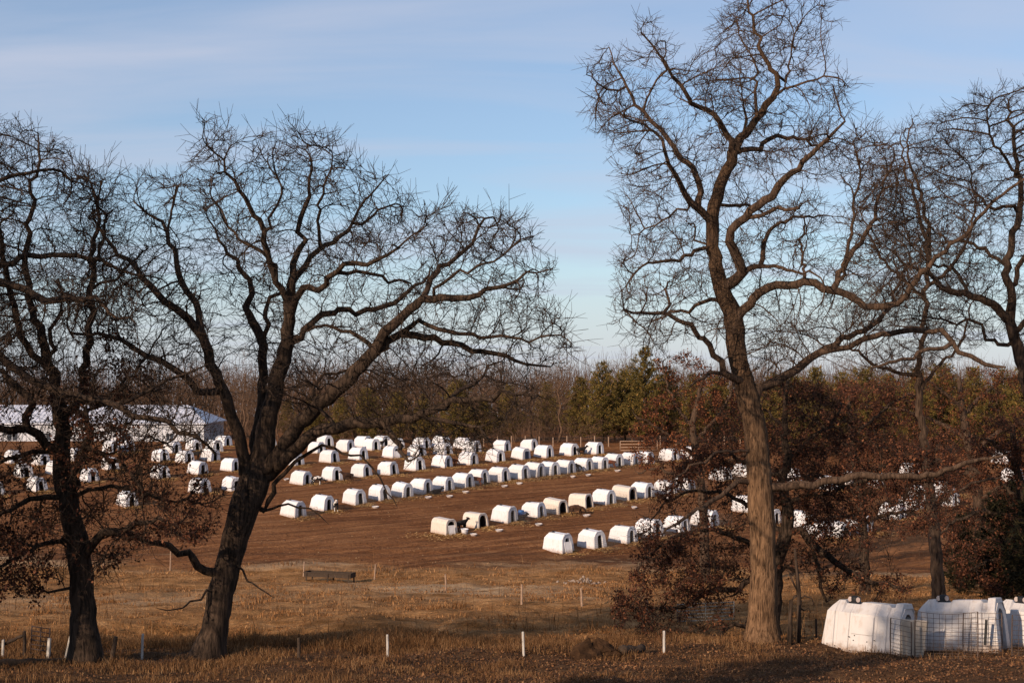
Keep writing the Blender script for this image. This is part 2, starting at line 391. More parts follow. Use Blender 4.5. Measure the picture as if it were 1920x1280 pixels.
def ground_material():
    m, nt, b = new_mat('farm_ground')
    p = pos(nt)
    at_d = N(nt, 'ShaderNodeAttribute', attribute_name='zone'); sep = N(nt, 'ShaderNodeSeparateColor')
    nt.links.new(at_d.outputs['Color'], sep.inputs[0])
    dirtf, nearf, pale = sep.outputs[0], sep.outputs[1], sep.outputs[2]
    # bare field: warm brown earth, streaked along the tracks of tractors
    tm = N(nt, 'ShaderNodeMapping', vector_type='TEXTURE'); tm.inputs['Rotation'].default_value = (0, 0, R(24)); tm.inputs['Scale'].default_value = (9.0, 0.8, 1); nt.links.new(p, tm.inputs[0])
    trk = noise(nt, tm.outputs[0], 1.0, 9, 0.72, 0.5)
    fine = noise(nt, p, 3.0, 8, 0.7)
    lump = noise(nt, p, 0.16, 4, 0.6)
    tm2 = N(nt, 'ShaderNodeMapping', vector_type='TEXTURE'); tm2.inputs['Rotation'].default_value = (0, 0, R(31)); tm2.inputs['Scale'].default_value = (30.0, 0.55, 1); nt.links.new(p, tm2.inputs[0])
    ruts = noise(nt, tm2.outputs[0], 1.0, 4, 0.6, 0.7)
    dirt = ramp(nt, trk, [(0.36, (0.088, 0.034, 0.013)), (0.50, (0.196, 0.080, 0.031)), (0.64, (0.335, 0.155, 0.066))])
    dirt = mixc(nt, maprange(nt, fine, 0.42, 0.62, 0, 0.75), dirt, (0.080, 0.030, 0.012))
    dirt = mixc(nt, maprange(nt, lump, 0.45, 0.7, 0, 0.5), dirt, (0.255, 0.115, 0.048))
    dirt = mixc(nt, maprange(nt, ruts, 0.55, 0.63, 0, 0.6), dirt, (0.078, 0.032, 0.014))
    dirt = mixc(nt, maprange(nt, ruts, 0.42, 0.34, 0, 0.45), dirt, (0.33, 0.175, 0.085))
    dirt = mixc(nt, pale, dirt, (0.052, 0.025, 0.014))
    # pasture: dead grass with dull green and pale patches
    g1n = noise(nt, mapping(nt, p, (0.55, 0.8, 1)), 1.0, 9, 0.76)
    g2n = noise(nt, p, 6.0, 6, 0.7)
    past = ramp(nt, g1n, [(0.30, (0.075, 0.036, 0.012)), (0.44, (0.205, 0.096, 0.034)), (0.56, (0.37, 0.185, 0.072)), (0.72, (0.52, 0.30, 0.14))])
    past = mixc(nt, maprange(nt, g2n, 0.45, 0.7, 0, 0.6), past, (0.110, 0.062, 0.026))
    past = mixc(nt, pale, past, (0.46, 0.33, 0.205))
    # wooded bank: leaf litter and short grass
    n3 = noise(nt, p, 2.2, 8, 0.7); n4 = noise(nt, p, 14.0, 5, 0.7)
    near = ramp(nt, n3, [(0.3, (0.050, 0.026, 0.014)), (0.52, (0.115, 0.060, 0.030)), (0.72, (0.185, 0.110, 0.054))])
    near = mixc(nt, maprange(nt, n4, 0.4, 0.7, 0, 0.7), near, (0.055, 0.030, 0.017))
    c = mixc(nt, nearf, past, near)
    en = noise(nt, mapping(nt, p, (0.35, 0.9, 1)), 1.0, 6, 0.7)
    ea = N(nt, 'ShaderNodeMath', operation='MULTIPLY_ADD'); nt.links.new(en, ea.inputs[0]); ea.inputs[1].default_value = 1.6; ea.inputs[2].default_value = -0.8
    eb = N(nt, 'ShaderNodeMath', operation='ADD'); nt.links.new(ea.outputs[0], eb.inputs[0]); nt.links.new(dirtf, eb.inputs[1])
    c = mixc(nt, maprange(nt, eb.outputs[0], 0.25, 0.75), c, dirt)
    nt.links.new(c, b.inputs['Base Color'])
    b.inputs['Roughness'].default_value = 1.0; b.inputs['Specular IOR Level'].default_value = 0.05
    h = N(nt, 'ShaderNodeMath', operation='ADD'); nt.links.new(fine, h.inputs[0]); nt.links.new(trk, h.inputs[1])
    bump(nt, b, h.outputs[0], 1.0, 0.16)
    return m
M['ground'] = ground_material()

# ------------------------------------------------------------------ ground sheets
def build_ground():
    ys = np.concatenate([np.linspace(-40, 24, 33)[:-1], np.linspace(24, 56, 161)[:-1], np.linspace(56, 120, 214)[:-1],
                         np.linspace(120, 200, 161)[:-1], np.linspace(200, 320, 41)[:-1], np.geomspace(320, 5000, 30)])
    u = np.linspace(-1, 1, 301); u = np.sign(u) * np.abs(u) ** 1.5
    hw = 45 + np.maximum(ys, 0) * 0.62 + np.maximum(ys - 300, 0) * 1.2
    X = u[None, :] * hw[:, None]; Y = np.repeat(ys[:, None], len(u), 1)
    Z = ground(X, Y)
    V = np.stack([X, Y, Z], -1).reshape(-1, 3)
    nr, nc = X.shape
    idx = np.arange(nr * nc).reshape(nr, nc)
    Q = np.stack([idx[:-1, :-1], idx[:-1, 1:], idx[1:, 1:], idx[1:, :-1]], -1).reshape(-1, 4)
    cen = V[Q].mean(1)
    d, n = zones(cen[:, 0], cen[:, 1])
    cls = np.where(d > 0.5, 2, np.where(n > 0.5, 0, 1))
    dv, nv = zones(V[:, 0], V[:, 1])
    bl = lambda cx, cy, rx, ry: np.exp(-(((V[:, 0] - cx) / rx) ** 2 + ((V[:, 1] - cy) / ry) ** 2))
    pale = np.clip(0.75 * bl(-3, 80, 7, 9) + 0.45 * bl(-19, 66, 8, 8) + 0.4 * bl(-12, 90, 5, 4) + 0.3 * bl(3, 68, 4, 4), 0, 1)
    pale = pale * np.clip(fbm(V[:, 0] * 0.5, V[:, 1] * 0.5) * 2.4 - 0.55, 0, 1)
    wet = np.exp(-((V[:, 1] - 107.5 + np.where(V[:, 0] > 4, (V[:, 0] - 4) * .2, 0)) / 3.6) ** 2) * np.clip(fbm(V[:, 0] * .12, V[:, 1] * .5 + 3) * 3.2 - 1.0, 0, 1)
    pale = np.where(dv > .02, np.maximum(pale * (1 - dv), wet * .8), pale)
    for k, nm in ((0, 'ground'), (1, 'pasture'), (2, 'dirt_field')):
        q = Q[cls == k]
        used, inv = np.unique(q, return_inverse=True)
        me = mesh_np(nm, V[used], [inv.reshape(-1, 4)], M['ground'], True)
        ca = me.color_attributes.new('zone', 'FLOAT_COLOR', 'POINT')
        c = np.stack([dv[used], nv[used], pale[used], np.ones(len(used))], -1).astype(np.float32)
        ca.data.foreach_set('color', c.ravel())
        tag(link(nm, me), kind='structure')
build_ground()

# ------------------------------------------------------------------ grass, litter
def blades(name, P, H, W, lean, mat, kind='stuff', label=None, cat=None):
    n = len(P)
    a = rng.random(n) * 2 * np.pi
    side = np.stack([np.cos(a), np.sin(a), np.zeros(n)], -1)
    b = rng.random(n) * 2 * np.pi
    ln = np.stack([np.cos(b), np.sin(b), np.zeros(n)], -1) * (rng.random(n) * lean)[:, None]
    up = np.array([0, 0, 1.0])
    p0 = P - side * (W / 2)[:, None]; p1 = P + side * (W / 2)[:, None]
    mid = P + up * (H * 0.55)[:, None] + ln * (H * 0.35)[:, None]
    m0 = mid - side * (W * 0.38)[:, None]; m1 = mid + side * (W * 0.38)[:, None]
    tip = P + up * H[:, None] * (1 - 0.25 * lean) + ln * H[:, None]
    V = np.stack([p0, p1, m1, m0, tip], 1).reshape(-1, 3)
    i = np.arange(n)[:, None] * 5
    o = link(name, mesh_np(name, V, [i + np.array([[0, 1, 2, 3]]), i + np.array([[3, 2, 4]])], mat))
    tag(o, label, cat, kind=kind)
    return o

def scatter(n, y0, y1, margin=2.0, xr=0.37):
    y = y0 + (y1 - y0) * rng.random(n)
    hw = y * xr + margin
    x = (rng.random(n) * 2 - 1) * hw
    return x, y
def grass_all():
    # wooded bank in front
    x, y = scatter(180000, 27.5, 42)
    dens = fbm(x * 0.8, y * 0.8)
    left = np.clip((9 - x) / 9, 0.18, 1) * np.clip((y - 29) / 6, 0.35, 1)
    keep = rng.random(len(x)) < np.clip((dens - 0.30) * 3.4, 0.05, 1) * left
    x, y, dens = x[keep], y[keep], dens[keep]
    rim = np.exp(-((y - 39.5) / 2.0) ** 2)
    h = (0.06 + 0.20 * np.clip(dens - 0.35, 0, 1) * 2 + 0.22 * rim * np.clip((8 - x) / 8, 0, 1)) * (0.5 + rng.random(len(x)))
    P = np.stack([x, y, ground(x, y) - 0.01], -1)
    blades('bank_grass', P, h, np.full(len(x), 0.011), 0.9, M['grass_dry'], label='tawny dead grass along the bank in the foreground', cat='grass')
    # pasture
    x, y = scatter(210000, 41, 109)
    d, nn = zones(x, y)
    dens = fbm(x * 0.35, y * 0.5)
    keep = (rng.random(len(x)) < np.clip((dens - 0.28) * 3, 0.1, 1)) & (rng.random(len(x)) > d * 1.6) & (rng.random(len(x)) > nn)
    x, y, dens = x[keep], y[keep], dens[keep]
    fringe = np.exp(-((y - 104 + np.where(x > 4, (x - 4) * 0.2, 0)) / 3.5) ** 2) * np.clip(fbm(x * 0.4, y * 0.4 + 5) * 3 - 1.2, 0, 1)
    h = (0.03 + 0.42 * np.clip(fbm(x * 0.9, y * 0.9) - 0.54, 0, 1) * 2.4 + 0.20 * ditch(x, y) + 0.30 * fringe) * (0.5 + rng.random(len(x)))
    P = np.stack([x, y, ground(x, y) - 0.01], -1)
    blades('pasture_grass', P, h, 0.014 + y * 0.00028, 1.1, M['grass_field'], label='dead straw coloured pasture grass with dull green patches', cat='grass')
    # tall weeds: thin stalks
    x, y = scatter(2600, 40, 107)
    keep = fbm(x * 0.3 + 7, y * 0.3) > 0.56
    x, y = x[keep], y[keep]
    P = np.stack([x, y, ground(x, y)], -1)
    blades('weed_stalks', P, 0.5 + 0.6 * rng.random(len(x)), np.full(len(x), 0.02), 0.35, M['grass_dry'], label='thin dry weed stalks standing in the pasture', cat='weeds')
    # leaf litter
    x, y = scatter(70000, 27.5, 42)
    keep = rng.random(len(x)) < np.clip((x + 9) / 9, 0.25, 1)
    x, y = x[keep], y[keep]; n = len(x)
    P = np.stack([x, y, ground(x, y) + 0.015 + 0.03 * rng.random(n)], -1)
    leaf_quads('fallen_leaves', P, 0.035 + 0.045 * rng.random(n), M['litter'], flat=0.55,
               label='brown fallen oak leaves littering the bank', cat='leaves')
def leaf_quads(name, P, L, mat, flat=0.0, parent=None, label=None, cat=None):
    n = len(P)
    d = rng.normal(size=(n, 3)); d[:, 2] = d[:, 2] * (1 - flat) - (0.5 if flat == 0 else 0)
    d /= np.linalg.norm(d, axis=1)[:, None]
    s = np.cross(d, rng.normal(size=(n, 3)) * np.array([1 - flat, 1 - flat, 1]) + (np.array([0, 0, 1.5]) if flat else 0))
    s /= np.linalg.norm(s, axis=1)[:, None] + 1e-9
    nn = np.cross(d, s)
    L = L[:, None]
    V = np.stack([P, P + d * L * 0.55 + s * L * 0.33 + nn * L * 0.16, P + d * L, P + d * L * 0.5 - s * L * 0.33 + nn * L * 0.10], 1).reshape(-1, 3)
    i = np.arange(n)[:, None] * 4
    o = link(name, mesh_np(name, V, [i + np.array([[0, 1, 2]]), i + np.array([[0, 2, 3]])], mat), parent)
    tag(o, label, cat, kind='stuff')
    return o
grass_all()

# ------------------------------------------------------------------ tree system
def in_poly(px, py, poly):
    poly = np.asarray(poly, float)
    c = np.zeros(len(px), bool)
    x0, y0 = poly[-1]
    for x1, y1 in poly:
        cond = ((y1 > py) != (y0 > py)) & (px < (x0 - x1) * (py - y1) / (y0 - y1 + 1e-9) + x1)
        c ^= cond; x0, y0 = x1, y1
    return c

class Skeleton:
    def __init__(s):
        s.P = []; s.par = []; s.lim = []; s.fr = []      # position, parent, limb id, forced radius (0 = free)
    def polyline(s, pts, rads, limb, parent=-1, step=0.25, wob=0.0):
        """append a resampled smooth polyline; returns index list"""
        pts = np.asarray(pts, float); rads = np.asarray(rads, float)
        # Catmull-Rom
        n = len(pts); ext = np.vstack([2 * pts[0] - pts[1], pts, 2 * pts[-1] - pts[-2]])
        out = []; rr = []
        for i in range(n - 1):
            p0, p1, p2, p3 = ext[i:i + 4]
            m = max(1, int(np.linalg.norm(p2 - p1) / step))
            for k in range(m):
                t = k / m
                out.append(0.5 * ((2 * p1) + (-p0 + p2) * t + (2 * p0 - 5 * p1 + 4 * p2 - p3) * t * t + (-p0 + 3 * p1 - 3 * p2 + p3) * t ** 3))
                rr.append(rads[i] * (1 - t) + rads[i + 1] * t)
        out.append(pts[-1]); rr.append(rads[-1])
        ids = []
        for k, (p, r) in enumerate(zip(out, rr)):
            if parent >= 0 and k == 0: continue
            if k and wob: p = p + rng.normal(size=3) * wob * min(1, 0.10 / max(r, 0.02)) * step
            s.P.append(np.asarray(p)); s.par.append(parent if not ids else ids[-1]); s.lim.append(limb); s.fr.append(r)
            ids.append(len(s.P) - 1)
        return ids

def colonize(sk, A, D=0.24, di=2.2, dk=0.42, iters=70, jit=0.3, up=0.06, start=0, seed=1, maxn=20000, inert=0.55):
    rg = np.random.default_rng(seed)
    n0 = len(sk.P)
    cap = maxn + n0
    P = np.zeros((cap, 3)); P[:n0] = np.array(sk.P)
    par = np.full(cap, -1, int); par[:n0] = sk.par
    lim = np.zeros(cap, int); lim[:n0] = sk.lim
    kids = np.zeros(cap, int)
    n = n0
    def nearest(A, a, b):
        best = np.full(len(A), 1e9); bi = np.zeros(len(A), int)
        for c in range(a, b, 600):
            e = min(b, c + 600)
            d = ((A[:, None, :] - P[None, c:e, :]) ** 2).sum(-1)
            k = d.argmin(1); m = d[np.arange(len(A)), k]
            u = m < best; best[u] = m[u]; bi[u] = k[u] + c
        return np.sqrt(best), bi
    dist, ni = nearest(A, start, n)
    for it in range(iters):
        act = dist < di
        if not act.any(): break
        v = A[act] - P[ni[act]]; v /= np.linalg.norm(v, axis=1)[:, None] + 1e-9
        S = np.zeros((n, 3)); np.add.at(S, ni[act], v)
        src = np.unique(ni[act]); src = src[kids[src] < 3]
        if len(src) == 0 or n + len(src) > cap: break
        dr = S[src]; dr /= np.linalg.norm(dr, axis=1)[:, None] + 1e-9
        pd = P[src] - P[np.maximum(par[src], 0)]; pl_ = np.linalg.norm(pd, axis=1)[:, None]; pd = np.where(pl_ > 1e-6, pd / (pl_ + 1e-9), 0)
        pd[kids[src] > 0] = 0
        dr = dr + pd * inert + rg.normal(size=dr.shape) * jit; dr[:, 2] += up
        dr /= np.linalg.norm(dr, axis=1)[:, None] + 1e-9
        m = len(src)
        P[n:n + m] = P[src] + dr * D; par[n:n + m] = src; lim[n:n + m] = lim[src]; kids[src] += 1
        d2, i2 = nearest(A, n, n + m)
        u = d2 < dist; dist[u] = d2[u]; ni[u] = i2[u]
        n += m
        keep = dist > dk
        A = A[keep]; dist = dist[keep]; ni = ni[keep]
        if len(A) == 0: break
    return P[:n], par[:n], lim[:n], n0

def pipe_radii(P, par, fr, n0, tip=0.0095, ex=1.93):
    n = len(P); acc = np.zeros(n); r = np.zeros(n)
    haskid = np.zeros(n, bool); haskid[par[par >= 0]] = True
    for i in range(n - 1, -1, -1):
        v = acc[i] if haskid[i] else 0.0
        v = max(v, tip ** ex)
        r[i] = v ** (1 / ex)
        if i < n0 and fr[i] > 0: r[i] = max(fr[i], min(r[i], fr[i] * 1.0))
        if par[i] >= 0 and i >= n0: acc[par[i]] += v
    for i in range(n0, n):
        r[i] = min(r[i], 0.9 * r[par[i]]) if par[i] < n0 else min(r[i], r[par[i]])
    return r

def tube_np(pts, rad, k):
    n = len(pts)
    t = np.empty_like(pts); t[1:-1] = pts[2:] - pts[:-2]; t[0] = pts[1] - pts[0]; t[-1] = pts[-1] - pts[-2]
    t /= np.linalg.norm(t, axis=1)[:, None] + 1e-9
    m = t.mean(0); ax = np.zeros(3); ax[np.argmin(np.abs(m))] = 1
    a = np.cross(t, ax); a /= np.linalg.norm(a, axis=1)[:, None] + 1e-9
    b = np.cross(t, a)
    q = np.arange(k) * 2 * np.pi / k
    V = pts[:, None, :] + rad[:, None, None] * (a[:, None, :] * np.cos(q)[None, :, None] + b[:, None, :] * np.sin(q)[None, :, None])
    i = np.arange(n - 1)[:, None] * k; j = np.arange(k)[None, :]; j2 = (j + 1) % k
    Fq = np.stack([i + j, i + j2, i + k + j2, i + k + j], -1).reshape(-1, 4)
    return V.reshape(-1, 3), Fq

def chains(P, par, r, lim, n0):
    n = len(P); kids = [[] for _ in range(n)]
    for i in range(n):
        if par[i] >= 0: kids[par[i]].append(i)
    main = np.full(n, -1)
    for i in range(n):
        if kids[i]:
            ks = kids[i]
            same = [k for k in ks if k < n0 and i < n0 and lim[k] == lim[i]]
            if same: main[i] = same[0]
            else:
                free = [k for k in ks if not (k < n0 and i < n0)]
                if free: main[i] = max(free, key=lambda k: r[k])
    out = []
    starts = [i for i in range(n) if par[i] < 0 or main[par[i]] != i]
    for s in starts:
        c = [s]
        while main[c[-1]] >= 0: c.append(main[c[-1]])
        out.append(c)
    return out

def merge_tubes(lst):
    V = []; Fs = []; b = 0
    for v, f in lst:
        V.append(v); Fs.append(f + b); b += len(v)
    return np.concatenate(V), [np.concatenate(Fs)]

def twig_arrays(P0, D0, L, r0, r1, k=3, seg=2):
    """many 3-point twigs at once"""
    n = len(P0)
    L = L[:, None]
    side = rng.normal(size=(n, 3)) * 0.17
    p1 = P0 + D0 * L * 0.5 + side * L * 0.5
    d2 = D0 + rng.normal(size=(n, 3)) * 0.26 + np.array([0, 0, 0.15]); d2 /= np.linalg.norm(d2, axis=1)[:, None]
    p2 = p1 + d2 * L * 0.5
    t = p2 - P0; t /= np.linalg.norm(t, axis=1)[:, None] + 1e-9
    a = np.cross(t, rng.normal(size=(n, 3))); a /= np.linalg.norm(a, axis=1)[:, None] + 1e-9
    b = np.cross(t, a)
    q = np.arange(k) * 2 * np.pi / k
    ring = a[:, None, :] * np.cos(q)[None, :, None] + b[:, None, :] * np.sin(q)[None, :, None]
    rows = [P0[:, None] + ring * r0, p1[:, None] + ring * (0.6 * r0 + 0.4 * r1), p2[:, None] + ring * r1]
    if seg == 1: rows = [rows[0], rows[2]]
    V = np.stack(rows, 1).reshape(-1, 3)
    base = np.arange(n)[:, None, None, None] * (seg + 1) * k + np.arange(seg)[None, :, None, None] * k
    j = np.arange(k)[None, None, :, None]; j2 = (j + 1) % k
    Fq = np.concatenate([base + j, base + j2, base + k + j2, base + k + j], -1).reshape(-1, 4)
    return V, Fq, p1, d2, p2

def flare(ids, sk, px_per_m=None):
    pass

def finish_tree(root, P, par, lim, r, n0, mat, trunk_ids, twig_per=1.3, twig_len=(0.3, 0.85), twig_r=(0.0074, 0.0036),
                sides=(18, 9, 5, 3), loc=None, twig_limit=0.022, fork=1.0, wig=0.0, limb_mat=None):
    """build trunk, limbs and twigs; coordinates are made local to root"""
    base = np.array(loc)
    cs = chains(P, par, r, lim, n0)
    groups = {}; nkey = {}
    for c in cs:
        idx = c if par[c[0]] < 0 else [par[c[0]]] + c
        if len(idx) < 2: continue
        pts = P[idx] - base; rad = r[idx].copy()
        if par[c[0]] >= 0: rad[0] = min(rad[0], rad[1] * 1.25)
        rad[-1] *= 0.55
        R0 = rad[:3].max()
        k = sides[0] if R0 > 0.16 else sides[1] if R0 > 0.06 else sides[2] if R0 > 0.018 else sides[3]
        V, Fq = tube_np(pts, rad, k)
        if R0 > 0.12:          # knobbly, furrowed girth
            ctr = np.repeat(pts, k, 0); dv = V - ctr
            ang = np.tile(np.arange(k), len(pts)); hh = np.repeat(np.cumsum(np.r_[0, np.linalg.norm(np.diff(pts, axis=0), axis=1)]), k)
            s = 1 + 0.10 * (vnoise(ang * 0.9 + 3.1 + np.where(ang > k / 2, k - ang, 0) * 0, hh * 1.3) - 0.5) * 2 * np.abs(np.sin(ang * np.pi / k)) + 0.10 * (vnoise(hh * 1.1, 5.5 + R0 * 40) - 0.5)
            V = ctr + dv * s[:, None]
        L = lim[c[0]]
        key = 'trunk' if L == 0 and c[0] < n0 else ('twigs' if R0 < 0.014 else L)
        if par[c[0]] >= 0 and nkey.get(par[c[0]]) == 'twigs': key = 'twigs'
        for q in c: nkey[q] = key
        groups.setdefault(key, []).append((V, Fq))
    # fine twigs on thin wood
    thin = np.where((r < twig_limit) & (np.arange(len(P)) >= n0))[0]
    m = rng.poisson(twig_per, len(thin)); src = np.repeat(thin, m)
    if len(src):
        d0 = P[src] - P[par[src]]; d0 /= np.linalg.norm(d0, axis=1)[:, None] + 1e-9
        d0 = d0 * 0.85 + rng.normal(size=d0.shape) * 0.48 + np.array([0, 0, 0.10]); d0 /= np.linalg.norm(d0, axis=1)[:, None]
        L = twig_len[0] + (twig_len[1] - twig_len[0]) * rng.random(len(src)) ** 1.6
        V, Fq, p1, d2, p2 = twig_arrays(P[src] - base, d0, L, *twig_r)
        groups.setdefault('twigs', []).append((V, Fq))
        f = rng.random(len(src)) < fork
        d3 = d2[f] + rng.normal(size=(f.sum(), 3)) * 0.7; d3 /= np.linalg.norm(d3, axis=1)[:, None]
        V2, F2, *_ = twig_arrays(p1[f], d3, L[f] * 0.55, twig_r[0] * 0.75, twig_r[1] * 0.9, seg=1)
        groups['twigs'].append((V2, F2))
    for key, lst in groups.items():
        V, Fs = merge_tubes(lst)
        nm = 'trunk' if key == 'trunk' else 'twigs' if key == 'twigs' else 'limb'
        o = link(nm, mesh_np(nm, V, Fs, mat if nm == 'trunk' or not limb_mat else limb_mat, True), root)
        if nm == 'twigs': o['kind'] = 'stuff'

def traced_tree(name, label, cat, base_px, Y, limbs, poly, natt, mat, depth_sigma=1.3, seed=1, D=0.17, dk=0.33, group=None,
                leaves=None, twig_per=2.0, dyfac=1.0, twig_len=(0.28, 0.80), up=0.06, base_blend=True, jit=0.10, flarew=1.35, limbk=0.74, trunkk=1.0, limb_mat=None):
    """limbs: list of (pixel polyline [(px,py,rpx)..], end depth offset in m). The first is the trunk; later ones attach to the nearest
    earlier wood. Everything is laid out in metres round the trunk at distance Y."""
    s = Y / F
    sk = Skeleton()
    meta_px = []
    for li, (pl, dy) in enumerate(limbs):
        pl = [tuple(p) for p in pl]
        if li == 0:
            n = len(pl)
            pts = [at(p[0], p[1], Y) + Vector((0, dy * (i / (n - 1)) ** 1.5, 0)) for i, p in enumerate(pl)]
            # carry the trunk into the ground
            g = g1(pts[0].x, pts[0].y)
            pts[0].z = g - 0.15
            rads = [p[2] * s * trunkk * (0.93 if p[1] > 760 else 0.86) for p in pl]
            ids = sk.polyline(pts, rads, 0, -1, 0.22, 0.25)
            for i in ids:
                h = sk.P[i][2] - g
                sk.fr[i] *= 1 + (flarew - 1) * math.exp(-max(h, 0) / 0.45)
        else:
            PP = np.array(sk.P)
            pxs = 960 + PP[:, 0] * F / Y; pys = HOR - (PP[:, 2] - CZ) * F / Y
            k = int(np.argmin((pxs - pl[0][0]) ** 2 + (pys - pl[0][1]) ** 2 - np.minimum(np.array(sk.fr) / s, 20) ** 2 * 0.5))
            y0 = PP[k, 1] - Y
            seg = np.r_[0, np.cumsum([math.dist(pl[i][:2], pl[i + 1][:2]) for i in range(len(pl) - 1)])]
            lk = limbk; pts = [Vector(PP[k])]; rads = [pl[0][2] * s * lk]
            for i, p in enumerate(pl):
                if i == 0 and math.dist(p[:2], (pxs[k], pys[k])) < 12: continue
                f = seg[i] / seg[-1] if seg[-1] else 1
                q = at(p[0], p[1], Y); q.y += y0 + dy * f
                pts.append(q); rads.append(p[2] * s * lk)
            sk.polyline(pts, rads, li, k, 0.22, 0.20)
    n_tr = sum(1 for q in sk.lim if q == 0)
    PP = np.array(sk.P)
    tree_px = np.stack([960 + PP[:, 0] * F / Y, HOR - (PP[:, 2] - CZ) * F / Y], -1)
    # attraction points through the crown volume, round the limbs
    poly = np.asarray(poly, float)
    lo, hi = poly.min(0), poly.max(0)
    rg = np.random.default_rng(seed)
    A = []
    while len(A) < natt:
        c = lo + (hi - lo) * rg.random((natt * 2, 2))
        c = c[in_poly(c[:, 0], c[:, 1], poly)]
        A.extend(c.tolist())
    A = np.array(A[:natt])
    lim = np.array(sk.lim); cand = np.where(lim > 0)[0]
    d2 = ((A[:, None, :] - tree_px[None, cand, :]) ** 2).sum(-1)
    nb = cand[d2.argmin(1)]; nd = np.sqrt(d2.min(1)) * s
    dep = PP[nb, 1] + rg.normal(size=natt) * depth_sigma * np.clip(0.35 + nd * 0.6, 0.35, 1.6)
    A3 = np.stack([(A[:, 0] - 960) * s, dep, CZ - (A[:, 1] - HOR) * s], -1)
    P, par, lm, n0 = colonize(sk, A3, D=D, di=2.6, dk=dk, seed=seed, start=int(n_tr * 0.35), up=up, jit=jit)
    fr = np.zeros(len(P)); fr[:n0] = sk.fr
    r = pipe_radii(P, par, fr, n0)
    loc = PP[0].copy(); loc[2] += 0.15
    root = empty(name, Vector(loc))
    tag(root, label, cat, group)
    finish_tree(root, P, par, lm, r, n0, mat, None, loc=loc, twig_per=twig_per, twig_len=twig_len, limb_mat=limb_mat)
    if leaves:
        lp, cnt, lmat, size = leaves
        ppx = 960 + P[:, 0] * F / Y; ppy = HOR - (P[:, 2] - CZ) * F / Y
        ok = np.where((np.arange(len(P)) >= n0) & (r < 0.03) & in_poly(ppx, ppy, lp))[0]
        dens = fbm(P[ok, 0] * 0.9 + P[ok, 1] * 0.6, P[ok, 2] * 0.9 + 3) ** 3
        nc = cnt // 5
        pick = rng.choice(ok, nc, p=dens / dens.sum())
        LP = np.repeat(P[pick] + rng.normal(size=(nc, 3)) * 0.10 - loc, 5, 0); cnt = len(LP)
        LP = LP + rng.normal(size=(cnt, 3)) * size * 0.75
        leaf_quads('leaves', LP, size * (0.6 + 0.8 * rng.random(cnt)), lmat, 0.0, root)
    return root

